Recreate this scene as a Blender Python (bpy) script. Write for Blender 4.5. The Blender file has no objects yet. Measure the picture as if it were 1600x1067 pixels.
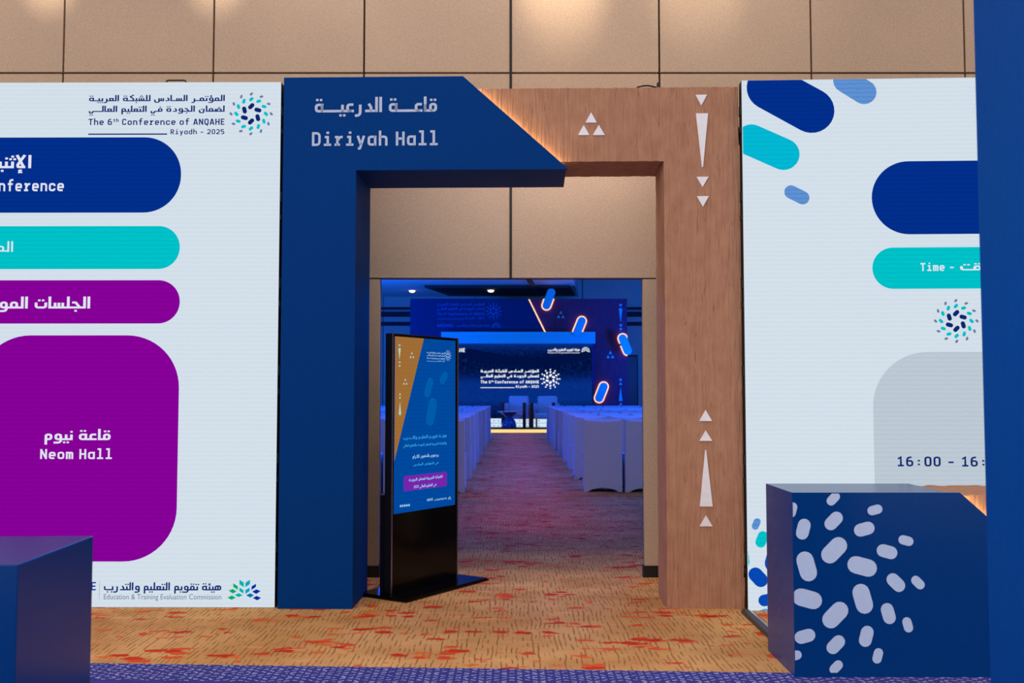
import bpy, bmesh, math, random
from mathutils import Vector, Matrix

random.seed(7)
R = math.radians
S = bpy.context.scene
COL = S.collection

# ------------------------------------------------------------------ camera
FPX = 1556.0                      # focal length in pixels of a 1600x1067 frame
HORIZON = 617.0
TILT = math.atan((HORIZON - 533.5) / FPX)
CAMZ = 1.25
cam_d = bpy.data.cameras.new('camera')
cam_d.sensor_width = 36.0
cam_d.lens = FPX / 1600 * 36.0
cam_d.clip_start = 0.05
cam_d.clip_end = 200
cam_d.dof.use_dof = True
cam_d.dof.focus_distance = 6.0
cam_d.dof.aperture_fstop = 4.5
cam = bpy.data.objects.new('camera', cam_d)
COL.objects.link(cam)
cam.location = (0, 0, CAMZ)
cam.rotation_euler = (R(90) + TILT, 0, 0)
S.camera = cam

# ------------------------------------------------------------------ view + world + lamps
S.view_settings.view_transform = 'Standard'
S.view_settings.look = 'None'
S.view_settings.gamma = 1.0
S.view_settings.exposure = 0.0
S.view_settings.use_curve_mapping = False
S.cycles.use_denoising = True
S.cycles.max_bounces = 8
S.cycles.diffuse_bounces = 4

w = bpy.data.worlds.new('world')
S.world = w
w.use_nodes = True
w.node_tree.nodes['Background'].inputs[0].default_value = (0.95, 0.97, 1.0, 1)
w.node_tree.nodes['Background'].inputs[1].default_value = 1.4      # the wide open foyer behind the camera

def area(name, loc, target, size, power, color, size_y=None, spread=180):
    d = bpy.data.lights.new(name, 'AREA')
    d.energy = power
    d.color = color
    d.shape = 'RECTANGLE'
    d.size = size
    d.size_y = size_y or size
    d.spread = R(spread)
    o = bpy.data.objects.new(name, d)
    COL.objects.link(o)
    o.location = loc
    o.rotation_euler = (Vector(target) - Vector(loc)).to_track_quat('-Z', 'Y').to_euler()
    return o

def spot(name, loc, target, power, color, angle, blend=0.3, radius=0.03):
    d = bpy.data.lights.new(name, 'SPOT')
    d.energy = power
    d.color = color
    d.spot_size = R(angle)
    d.spot_blend = blend
    d.shadow_soft_size = radius
    o = bpy.data.objects.new(name, d)
    COL.objects.link(o)
    o.location = loc
    o.rotation_euler = (Vector(target) - Vector(loc)).to_track_quat('-Z', 'Y').to_euler()
    return o

WARM = (1.0, 0.90, 0.78)
for lx in (-3.6, 0.0, 3.6):
    for ly, pw in ((0.6, 18), (3.6, 30)):
        area('foyer_ceiling_light', (lx, ly, 5.1), (lx, ly + 0.01, 0), 1.3, pw, WARM)
# row of ceiling lights between the screens and the folding wall
WALL_Y = 6.92
for lx in (-4.0, -1.4, 0.1, 1.5, 4.0):
    area('wall_ceiling_light', (lx, WALL_Y - 0.42, 5.1), (lx, WALL_Y + 0.3, 1.0), 0.3, 9, (1.0, 0.93, 0.84))
# wall washers high on the foyer wall (their fittings are above the frame)
for px, pw, tz, ang in ((-3.28, 60, 4.27, 30), (-2.10, 54, 4.27, 30), (0.35, 70, 4.24, 42), (1.32, 30, 4.22, 42)):
    spot('wall_washer', (px, WALL_Y - 0.75, 4.9), (px, WALL_Y, tz), pw, (1.0, 0.87, 0.66), ang, 0.85)
area('pillar_side_fill', (-6.4, 1.2, 4.2), (1.4, 2.8, 1.4), 1.6, 85, (1.0, 0.97, 0.94))  # added fill from the left, brightening the pillar's side face
area('pillar_side_fill', (-3.2, -0.6, 3.6), (1.41, 2.75, 1.5), 0.8, 20, (1.0, 0.98, 0.96), spread=50)  # second added fill, narrowed toward the pillar
# added fill lamp behind the arch beam, brightening the shaded door header
area('arch_rear_fill', (0.05, 6.42, 2.95), (0.05, 6.92, 2.1), 1.9, 7.5, (1.0, 0.97, 0.94), 0.12)
# the hall: blue stage wash and one long added pink fill that tints the aisle carpet
BLUE = (0.0, 0.105, 1.0)
for lx, ly, pw in ((-3.6, 16.0, 220), (3.6, 16.0, 220), (-4.0, 23.0, 260), (4.0, 23.0, 260), (-4.0, 30.0, 260), (4.0, 30.0, 260)):
    area('hall_blue_wash', (lx, ly, 4.5), (lx * 0.6, ly - 2.0, 0.0), 1.6, pw * .78, BLUE, spread=150)
for lx in (-2.5, 2.5):
    area('hall_blue_wash', (lx, 8.4, 4.5), (lx * .8, 14.0, 0.4), 1.2, 32, BLUE, spread=140)  # added blue fill for the backs of the nearest chairs
for lx, ly, tx, ty, pw in ((-6.8, 30.5, -4.6, 35.0, 560), (5.8, 32.0, 4.6, 39.5, 260)):
    area('hall_blue_uplight', (lx, ly, 2.2), (tx, ty, 5.2), 1.0, pw, BLUE)
for lx in (-1.5, 3.0):
    area('stage_front_wash', (lx, 29.0, 4.4), (lx + .3, 34.5, 2.6), 0.8, 21, (0.0, 0.30, 1.0), spread=110)
area('hall_pink_fill', (0.2, 21.5, 4.5), (0.2, 21.5, 0), 0.8, 19, (1.0, 0.10, 0.42), 25.0, spread=30)

# ------------------------------------------------------------------ pixel helpers (photo measurements -> metres)
CT, ST = math.cos(TILT), math.sin(TILT)
def ray(px, py):
    a = (px - 800.0) / FPX
    b = (533.5 - py) / FPX
    return Vector((a, CT - b * ST, ST + b * CT))
def on_floor(px, py, z=0.0):
    d = ray(px, py)
    t = (z - CAMZ) / d.z
    return Vector((d.x * t, d.y * t, z))
def on_y(px, py, y):
    d = ray(px, py)
    t = y / d.y
    return Vector((d.x * t, y, CAMZ + d.z * t))
class Plane:
    """a vertical face: origin on the floor, yaw about z; local x runs right, local z up, local y away from the room"""
    def __init__(self, ox, oy, yaw, off=0.0):
        self.o = Vector((ox, oy, 0)); self.yaw = R(yaw); self.off = off
        self.ax = Vector((math.cos(self.yaw), math.sin(self.yaw), 0))
        self.n = Vector((-math.sin(self.yaw), math.cos(self.yaw), 0))
    def __call__(self, px, py):
        d = ray(px, py)
        c = Vector((0, 0, CAMZ))
        oo = self.o + self.n * self.off
        t = (oo - c).dot(self.n) / d.dot(self.n)
        p = c + d * t
        return ((p - self.o).dot(self.ax), p.z)

# ------------------------------------------------------------------ colours + materials
def lin(r, g, b):
    def f(c):
        c /= 255.0
        return c / 12.92 if c <= 0.04045 else ((c + 0.055) / 1.055) ** 2.4
    return (f(r), f(g), f(b), 1.0)

def base_mat(name):
    m = bpy.data.materials.new(name)
    m.use_nodes = True
    nt = m.node_tree
    return m, nt, nt.nodes['Principled BSDF']

def N(nt, typ, **kw):
    n = nt.nodes.new(typ)
    for k, v in kw.items():
        setattr(n, k, v)
    return n

def mapping(nt, scale, coord='Object'):
    tc = N(nt, 'ShaderNodeTexCoord')
    mp = N(nt, 'ShaderNodeMapping')
    mp.inputs['Scale'].default_value = scale
    nt.links.new(tc.outputs[coord], mp.inputs['Vector'])
    return mp.outputs['Vector']

def ramp(nt, fac, stops):
    r = N(nt, 'ShaderNodeValToRGB')
    e = r.color_ramp.elements
    e[0].position, e[0].color = stops[0]
    e[1].position, e[1].color = stops[-1]
    for p, c in stops[1:-1]:
        x = e.new(p); x.color = c
    nt.links.new(fac, r.inputs['Fac'])
    return r.outputs['Color']

def mixc(nt, fac, a, b):
    m = N(nt, 'ShaderNodeMix', data_type='RGBA')
    for sock, v in ((m.inputs[0], fac), (m.inputs[6], a), (m.inputs[7], b)):
        if hasattr(v, 'links') or hasattr(v, 'is_linked'):
            nt.links.new(v, sock)
        else:
            sock.default_value = v
    return m.outputs[2]

def math_n(nt, op, a, b=None):
    m = N(nt, 'ShaderNodeMath', operation=op)
    for sock, v in ((m.inputs[0], a), (m.inputs[1], b)):
        if v is None: continue
        if hasattr(v, 'is_linked'):
            nt.links.new(v, sock)
        else:
            sock.default_value = v
    return m.outputs[0]

def paint(name, col, rough=0.5, var=0.06, bump=0.02, scale=(40, 40, 40), metal=0.0, spec=0.5):
    m, nt, p = base_mat(name)
    v = mapping(nt, scale)
    n = N(nt, 'ShaderNodeTexNoise'); n.inputs['Scale'].default_value = 1.0; n.inputs['Detail'].default_value = 4
    nt.links.new(v, n.inputs['Vector'])
    a = tuple(c * (1 - var) for c in col[:3]) + (1,)
    b = tuple(min(1, c * (1 + var)) for c in col[:3]) + (1,)
    nt.links.new(ramp(nt, n.outputs['Fac'], [(0.3, a), (0.7, b)]), p.inputs['Base Color'])
    p.inputs['Roughness'].default_value = rough
    p.inputs['Metallic'].default_value = metal
    p.inputs['Specular IOR Level'].default_value = spec
    if bump:
        bp = N(nt, 'ShaderNodeBump'); bp.inputs['Strength'].default_value = bump; bp.inputs['Distance'].default_value = 0.01
        nt.links.new(n.outputs['Fac'], bp.inputs['Height']); nt.links.new(bp.outputs['Normal'], p.inputs['Normal'])
    return m

def screen_mat(name, col, strength=1.0, rows=0.03):
    """an LED surface: pixel rows show as very faint lines"""
    m = bpy.data.materials.new(name); m.use_nodes = True
    nt = m.node_tree; nt.nodes.clear()
    out = N(nt, 'ShaderNodeOutputMaterial'); em = N(nt, 'ShaderNodeEmission')
    nt.links.new(em.outputs[0], out.inputs['Surface'])
    em.inputs['Strength'].default_value = strength
    if rows:
        v = mapping(nt, (1, 1, 1))
        wv = N(nt, 'ShaderNodeTexWave', wave_type='BANDS', bands_direction='Z')
        wv.inputs['Scale'].default_value = 12.0; wv.inputs['Distortion'].default_value = 2.2
        wv.inputs['Detail'].default_value = 3.0; wv.inputs['Detail Scale'].default_value = 2.5
        nt.links.new(v, wv.inputs['Vector'])
        a = tuple(c * (1 - rows * 1.6) for c in col[:3]) + (1,)
        b = (min(1, col[0] * (1 + rows * .4)), min(1, col[1] * (1 + rows * .6)), min(1, col[2] * (1 + rows)), 1)
        nt.links.new(ramp(nt, wv.outputs['Fac'], [(0.0, a), (0.45, b)]), em.inputs['Color'])
    else:
        em.inputs['Color'].default_value = col
    return m

M = {}
M['blue'] = paint('blue_paint', lin(0, 57, 126), 0.65, 0.05, 0.02, spec=0.05)
M['blue_gloss'] = paint('blue_satin_paint', lin(0, 54, 118), 0.22, 0.04, 0.0, spec=0.16)
M['backdrop_blue'] = paint('backdrop_navy_paint', lin(0, 54, 100), 0.7, 0.05, 0.02, spec=0.1)
M['grey_letter'] = paint('pale_grey_vinyl', lin(186, 200, 226), 0.6, 0.03, 0.0)
M['white_plate'] = paint('off_white_plate', lin(244, 240, 244), 0.6, 0.03, 0.0)
M['black'] = paint('black_metal', lin(16, 16, 18), 0.5, 0.1, 0.01)
M['black_gloss'] = paint('black_glass', lin(6, 6, 8), 0.15, 0.05, 0.0, spec=0.2)
M['silver'] = paint('brushed_silver', lin(190, 190, 195), 0.3, 0.05, 0.01, metal=1.0)
M['grey_rubber'] = paint('grey_rubber', lin(70, 68, 66), 0.6, 0.1, 0.02)
M['wood_dark'] = paint('dark_red_wood', lin(95, 28, 24), 0.4, 0.25, 0.02, scale=(30, 30, 6))
M['armchair_fabric'] = paint('lilac_grey_fabric', lin(214, 200, 210), 0.9, 0.06, 0.1, scale=(120, 120, 120))
M['ceiling'] = paint('ceiling_plaster', lin(226, 222, 216), 0.9, 0.02, 0.01)
M['ceiling_dark'] = paint('dark_ceiling_raft', lin(74, 50, 46), 0.8, 0.05, 0.01)
M['hall_wall'] = paint('hall_wall_panel', lin(205, 190, 175), 0.8, 0.05, 0.02)
M['hall_dark'] = paint('dark_groove', lin(48, 42, 44), 0.8, 0.05, 0.0)
M['table_blue'] = paint('glazed_blue_table', lin(60, 78, 130), 0.15, 0.3, 0.02, scale=(14, 14, 14))
M['table_top'] = paint('pale_glass_table_top', lin(190, 190, 205), 0.15, 0.05, 0.0)
M['cove'] = paint('seam_shadow_gap', lin(52, 44, 38), 0.9, 0.05, 0.0)

def fabric_wall():
    m, nt, p = base_mat('beige_fabric_panel')
    v = mapping(nt, (1, 1, 1))
    n = N(nt, 'ShaderNodeTexNoise'); n.inputs['Scale'].default_value = 110; n.inputs['Detail'].default_value = 6
    nt.links.new(v, n.inputs['Vector'])
    n2 = N(nt, 'ShaderNodeTexNoise'); n2.inputs['Scale'].default_value = 1.3; n2.inputs['Detail'].default_value = 2
    nt.links.new(v, n2.inputs['Vector'])
    c1 = ramp(nt, n.outputs['Fac'], [(0.3, lin(192, 164, 140)), (0.7, lin(212, 184, 158))])
    c2 = ramp(nt, n2.outputs['Fac'], [(0.3, (0.93, 0.93, 0.94, 1)), (0.7, (1, 1, 1, 1))])
    mx = N(nt, 'ShaderNodeMix', data_type='RGBA', blend_type='MULTIPLY'); mx.inputs[0].default_value = 1
    nt.links.new(c1, mx.inputs[6]); nt.links.new(c2, mx.inputs[7])
    nt.links.new(mx.outputs[2], p.inputs['Base Color'])
    p.inputs['Roughness'].default_value = 0.95
    p.inputs['Specular IOR Level'].default_value = 0.15
    bp = N(nt, 'ShaderNodeBump'); bp.inputs['Strength'].default_value = 0.12; bp.inputs['Distance'].default_value = 0.004
    nt.links.new(n.outputs['Fac'], bp.inputs['Height']); nt.links.new(bp.outputs['Normal'], p.inputs['Normal'])
    return m
M['wall'] = fabric_wall()

def stucco():
    m, nt, p = base_mat('clay_coloured_stucco')
    def noise(scale, detail, dist=0.0):
        n = N(nt, 'ShaderNodeTexNoise'); n.inputs['Scale'].default_value = 1.0
        n.inputs['Detail'].default_value = detail; n.inputs['Distortion'].default_value = dist
        nt.links.new(mapping(nt, scale), n.inputs['Vector'])
        return n.outputs['Fac']
    ridges = noise((46, 46, 3.4), 4, 0.5)          # brushed vertical ridges
    lumps = noise((16, 16, 9), 6)
    grain = noise((150, 150, 120), 3)
    h = math_n(nt, 'ADD', math_n(nt, 'MULTIPLY', ridges, 1.2), math_n(nt, 'ADD', math_n(nt, 'MULTIPLY', lumps, .7), math_n(nt, 'MULTIPLY', grain, .18)))
    c1 = ramp(nt, lumps, [(0.3, lin(172, 122, 94)), (0.7, lin(188, 138, 109))])
    crease = ramp(nt, noise((58, 58, 7.5), 5, 0.8), [(0.29, (.55, .55, .55, 1)), (0.36, (0, 0, 0, 1))])
    nt.links.new(mixc(nt, crease, c1, lin(122, 78, 56)), p.inputs['Base Color'])
    p.inputs['Roughness'].default_value = 0.9
    p.inputs['Specular IOR Level'].default_value = 0.2
    bp = N(nt, 'ShaderNodeBump'); bp.inputs['Strength'].default_value = 0.7; bp.inputs['Distance'].default_value = 0.016
    nt.links.new(h, bp.inputs['Height']); nt.links.new(bp.outputs['Normal'], p.inputs['Normal'])
    return m
M['stucco'] = stucco()

def carpet():
    m, nt, p = base_mat('patterned_sand_carpet')
    tc = N(nt, 'ShaderNodeTexCoord')
    def warp(amount, scale):
        nz = N(nt, 'ShaderNodeTexNoise'); nz.inputs['Scale'].default_value = 1.0; nz.inputs['Detail'].default_value = 3
        nt.links.new(mapping(nt, scale), nz.inputs['Vector'])
        sb = N(nt, 'ShaderNodeVectorMath', operation='SUBTRACT'); nt.links.new(nz.outputs['Color'], sb.inputs[0]); sb.inputs[1].default_value = (.5, .5, .5)
        sc = N(nt, 'ShaderNodeVectorMath', operation='SCALE'); nt.links.new(sb.outputs[0], sc.inputs[0]); sc.inputs['Scale'].default_value = amount
        ad = N(nt, 'ShaderNodeVectorMath', operation='ADD'); nt.links.new(tc.outputs['Object'], ad.inputs[0]); nt.links.new(sc.outputs[0], ad.inputs[1])
        return ad.outputs[0]
    def noise(scale, detail=3.0):
        n = N(nt, 'ShaderNodeTexNoise'); n.inputs['Scale'].default_value = 1.0; n.inputs['Detail'].default_value = detail
        nt.links.new(mapping(nt, scale), n.inputs['Vector'])
        return n.outputs['Fac']
    # broken, slightly wandering hair lines running into the room
    wv = N(nt, 'ShaderNodeTexWave', wave_type='BANDS', bands_direction='X'); wv.inputs['Scale'].default_value = 12.5
    nt.links.new(warp(.07, (5, 2.2, 1)), wv.inputs['Vector'])
    line = ramp(nt, wv.outputs['Fac'], [(0.10, (1, 1, 1, 1)), (0.26, (0, 0, 0, 1))])
    gate = ramp(nt, noise((34, 7, 1), 2), [(0.46, (0, 0, 0, 1)), (0.54, (1, 1, 1, 1))])
    basec = ramp(nt, noise((2.0, 2.6, 1), 5), [(0.32, lin(200, 142, 82)), (0.68, lin(230, 176, 114))])
    c = mixc(nt, math_n(nt, 'MULTIPLY', math_n(nt, 'MULTIPLY', line, gate), 0.72), basec, lin(128, 78, 44))
    # pale and orange brush streaks
    c = mixc(nt, ramp(nt, noise((2.6, 7.5, 1), 4), [(0.60, (0, 0, 0, 1)), (0.72, (.8, .8, .8, 1))]), c, lin(240, 172, 118))
    # flower sprays in strings: scalloped blobs
    patch = ramp(nt, noise((2.6, 4.6, 1), 2), [(0.50, (0, 0, 0, 1)), (0.54, (1, 1, 1, 1))])
    def blobs(scale, size, keep, off):
        vo = N(nt, 'ShaderNodeTexVoronoi', feature='F1'); vo.inputs['Scale'].default_value = 1.0
        mp = N(nt, 'ShaderNodeMapping'); mp.inputs['Scale'].default_value = scale; mp.inputs['Location'].default_value = off
        nt.links.new(warp(.085, (20, 34, 1)), mp.inputs['Vector']); nt.links.new(mp.outputs[0], vo.inputs['Vector'])
        b = ramp(nt, vo.outputs['Distance'], [(size, (1, 1, 1, 1)), (size + .05, (0, 0, 0, 1))])
        sp = N(nt, 'ShaderNodeSeparateColor'); nt.links.new(vo.outputs['Color'], sp.inputs[0])
        k = math_n(nt, 'GREATER_THAN', sp.outputs[0], keep)
        return math_n(nt, 'MULTIPLY', b, k), sp.outputs[1]
    b1, r1 = blobs((7.5, 13.0, 1), .42, .40, (0, 0, 0))
    b2, r2 = blobs((8.0, 22.0, 1), .34, .62, (3.3, 1.7, 0))
    redc = ramp(nt, r1, [(0.25, lin(206, 54, 26)), (0.8, lin(228, 92, 44))])
    c = mixc(nt, math_n(nt, 'MULTIPLY', b2, patch), c, lin(230, 112, 52))
    c = mixc(nt, math_n(nt, 'MULTIPLY', b1, patch), c, redc)
    nt.links.new(c, p.inputs['Base Color'])
    p.inputs['Roughness'].default_value = 0.95
    p.inputs['Specular IOR Level'].default_value = 0.1
    nb = N(nt, 'ShaderNodeTexNoise'); nb.inputs['Scale'].default_value = 260
    nt.links.new(mapping(nt, (1, 1, 1)), nb.inputs['Vector'])
    bp = N(nt, 'ShaderNodeBump'); bp.inputs['Strength'].default_value = 0.25; bp.inputs['Distance'].default_value = 0.004
    nt.links.new(nb.outputs['Fac'], bp.inputs['Height']); nt.links.new(bp.outputs['Normal'], p.inputs['Normal'])
    return m
M['carpet'] = carpet()

def border_carpet():
    m, nt, p = base_mat('violet_border_carpet')
    tc = N(nt, 'ShaderNodeTexCoord')
    nz = N(nt, 'ShaderNodeTexNoise'); nz.inputs['Scale'].default_value = 30.0
    nt.links.new(tc.outputs['Object'], nz.inputs['Vector'])
    sp = N(nt, 'ShaderNodeSeparateXYZ'); nt.links.new(tc.outputs['Object'], sp.inputs[0])
    def tri_wave(src, period):
        q = math_n(nt, 'FRACT', math_n(nt, 'MULTIPLY', src, 1.0 / period))
        return math_n(nt, 'MULTIPLY', math_n(nt, 'ABSOLUTE', math_n(nt, 'SUBTRACT', q, 0.5)), 2.0)
    jit = math_n(nt, 'MULTIPLY', math_n(nt, 'SUBTRACT', nz.outputs['Fac'], .5), 0.5)
    zx = math_n(nt, 'ADD', tri_wave(sp.outputs['X'], .24), jit)
    zy = tri_wave(sp.outputs['Y'], .13)
    d = math_n(nt, 'FRACT', math_n(nt, 'MULTIPLY', math_n(nt, 'ADD', zx, zy), 1.7))
    a = ramp(nt, d, [(0.50, (0, 0, 0, 1)), (0.58, (1, 1, 1, 1)), (0.78, (1, 1, 1, 1)), (0.86, (0, 0, 0, 1))])
    rows = ramp(nt, tri_wave(sp.outputs['X'], .034), [(0.25, (0, 0, 0, 1)), (0.4, (1, 1, 1, 1))])
    f = math_n(nt, 'MULTIPLY', math_n(nt, 'MULTIPLY', a, rows), 0.9)
    nt.links.new(mixc(nt, f, lin(58, 60, 142), lin(172, 170, 216)), p.inputs['Base Color'])
    p.inputs['Roughness'].default_value = 0.95
    p.inputs['Specular IOR Level'].default_value = 0.1
    return m
M['border'] = border_carpet()
M['violet'] = paint('violet_carpet', lin(64, 62, 148), 0.95, 0.25, 0.1, scale=(9, 9, 9), spec=0.1)

def cloth():
    m, nt, p = base_mat('white_stretch_cloth')
    n = N(nt, 'ShaderNodeTexNoise'); n.inputs['Scale'].default_value = 90; n.inputs['Detail'].default_value = 4
    nt.links.new(mapping(nt, (1, 1, 1)), n.inputs['Vector'])
    nt.links.new(ramp(nt, n.outputs['Fac'], [(0.3, lin(206, 208, 216)), (0.7, lin(232, 232, 238))]), p.inputs['Base Color'])
    p.inputs['Roughness'].default_value = 0.85
    p.inputs['Specular IOR Level'].default_value = 0.2
    bp = N(nt, 'ShaderNodeBump'); bp.inputs['Strength'].default_value = 0.1; bp.inputs['Distance'].default_value = 0.005
    nt.links.new(n.outputs['Fac'], bp.inputs['Height']); nt.links.new(bp.outputs['Normal'], p.inputs['Normal'])
    return m
M['cloth'] = cloth()

M['led_white'] = screen_mat('led_white', lin(211, 223, 233), 1.0, 0.02)
M['led_navy'] = screen_mat('led_navy', lin(2, 46, 138), 1.0, 0.05)
M['led_text_navy'] = screen_mat('led_text_navy', lin(12, 38, 110), 1.0, 0)
M['led_text_grey'] = screen_mat('led_text_grey', lin(104, 118, 150), 1.0, 0)
M['led_text_white'] = screen_mat('led_text_white', lin(226, 228, 242), 1.0, 0)
M['led_teal'] = screen_mat('led_teal', lin(0, 192, 198), 1.0, 0.04)
M['led_cyan'] = screen_mat('led_cyan', lin(2, 182, 208), 1.0, 0.04)
M['led_purple'] = screen_mat('led_purple', lin(134, 0, 150), 1.0, 0.05)
M['led_sky'] = screen_mat('led_sky', lin(92, 142, 206), 1.0, 0.08)
M['led_royal'] = screen_mat('led_royal', lin(6, 72, 178), 1.0, 0.04)
M['led_grey'] = screen_mat('led_grey', lin(188, 200, 210), 1.0, 0.03)
M['led_slate'] = screen_mat('led_slate', lin(110, 122, 158), 1.0, 0)
M['palm_green'] = screen_mat('palm_green', lin(0, 172, 104), 1.0, 0)
M['palm_teal'] = screen_mat('palm_teal', lin(0, 178, 172), 1.0, 0)
M['palm_cyan'] = screen_mat('palm_cyan', lin(0, 168, 194), 1.0, 0)
M['palm_blue'] = screen_mat('palm_blue', lin(0, 116, 180), 1.0, 0)
M['palm_navy'] = screen_mat('palm_navy', lin(0, 42, 160), 1.0, 0)
M['kiosk_blue'] = screen_mat('kiosk_blue', lin(0, 72, 156), 1.0, 0.03)
M['kiosk_gold'] = screen_mat('kiosk_gold', lin(158, 108, 52), 1.0, 0.02)
M['kiosk_capsule'] = screen_mat('kiosk_capsule', lin(0, 92, 168), 1.0, 0)
M['kiosk_cyan'] = screen_mat('kiosk_cyan', lin(52, 158, 216), 1.0, 0)
M['kiosk_mint'] = screen_mat('kiosk_mint', lin(176, 208, 196), 1.0, 0)
M['kiosk_white'] = screen_mat('kiosk_white', lin(158, 200, 236), 1.0, 0)
M['kiosk_purple'] = screen_mat('kiosk_purple', lin(118, 36, 172), 1.0, 0)
M['glow'] = screen_mat('warm_light_strip', lin(255, 218, 150), 22.0, 0)
M['glow_soft'] = screen_mat('warm_soft_glow', lin(255, 196, 150), 1.7, 0)
M['glow_stage'] = screen_mat('stage_edge_light', lin(255, 205, 130), 1.25, 0)
M['lamp'] = screen_mat('downlight_lens', lin(255, 235, 205), 3.0, 0)
M['stage_white'] = screen_mat('stage_white_text', lin(236, 244, 255), 1.15, 0)
M['stage_band'] = screen_mat('stage_white_band', lin(205, 226, 244), 1.05, 0)
M['stage_teal'] = screen_mat('stage_teal_mark', lin(60, 190, 205), 1.0, 0)
M['backdrop_clay'] = paint('backdrop_shaded_clay', lin(124, 56, 88), 0.9, 0.12, 0.2, scale=(12, 12, 3), spec=0.1)  # clay stucco darkened toward purple, the blue hall light put into its colour
M['header'] = paint('bright_blue_fascia', lin(30, 208, 222), 0.6, 0.04, 0.0)
M['backdrop_letter'] = paint('backdrop_blue_lettering', lin(20, 105, 190), 0.6, 0.03, 0.0)

def stage_screen_mat():
    m = bpy.data.materials.new('stage_screen_image'); m.use_nodes = True
    nt = m.node_tree; nt.nodes.clear()
    out = N(nt, 'ShaderNodeOutputMaterial'); em = N(nt, 'ShaderNodeEmission')
    nt.links.new(em.outputs[0], out.inputs['Surface'])
    v = mapping(nt, (0.32, 1, 0.75))
    wv = N(nt, 'ShaderNodeTexWave', wave_type='BANDS', bands_direction='Z'); wv.inputs['Scale'].default_value = 0.2
    wv.inputs['Distortion'].default_value = 4.5; wv.inputs['Detail'].default_value = 0.5; wv.inputs['Detail Scale'].default_value = 0.9
    nt.links.new(v, wv.inputs['Vector'])
    c = ramp(nt, wv.outputs['Fac'], [(0.15, lin(0, 14, 62)), (0.55, lin(2, 28, 96)), (0.85, lin(4, 44, 128))])
    vo = N(nt, 'ShaderNodeTexVoronoi', feature='DISTANCE_TO_EDGE'); vo.inputs['Scale'].default_value = 6.0; vo.inputs['Randomness'].default_value = 0.9
    nt.links.new(mapping(nt, (1, 1, 1)), vo.inputs['Vector'])
    ln = ramp(nt, vo.outputs['Distance'], [(0.01, (.2, .2, .2, 1)), (0.06, (0, 0, 0, 1))])
    nt.links.new(mixc(nt, ln, c, lin(20, 70, 160)), em.inputs['Color'])
    return m
M['stage_image'] = stage_screen_mat()
M['stage_wave'] = screen_mat('stage_dark_wave', lin(0, 16, 66), 1.0, 0)

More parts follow.
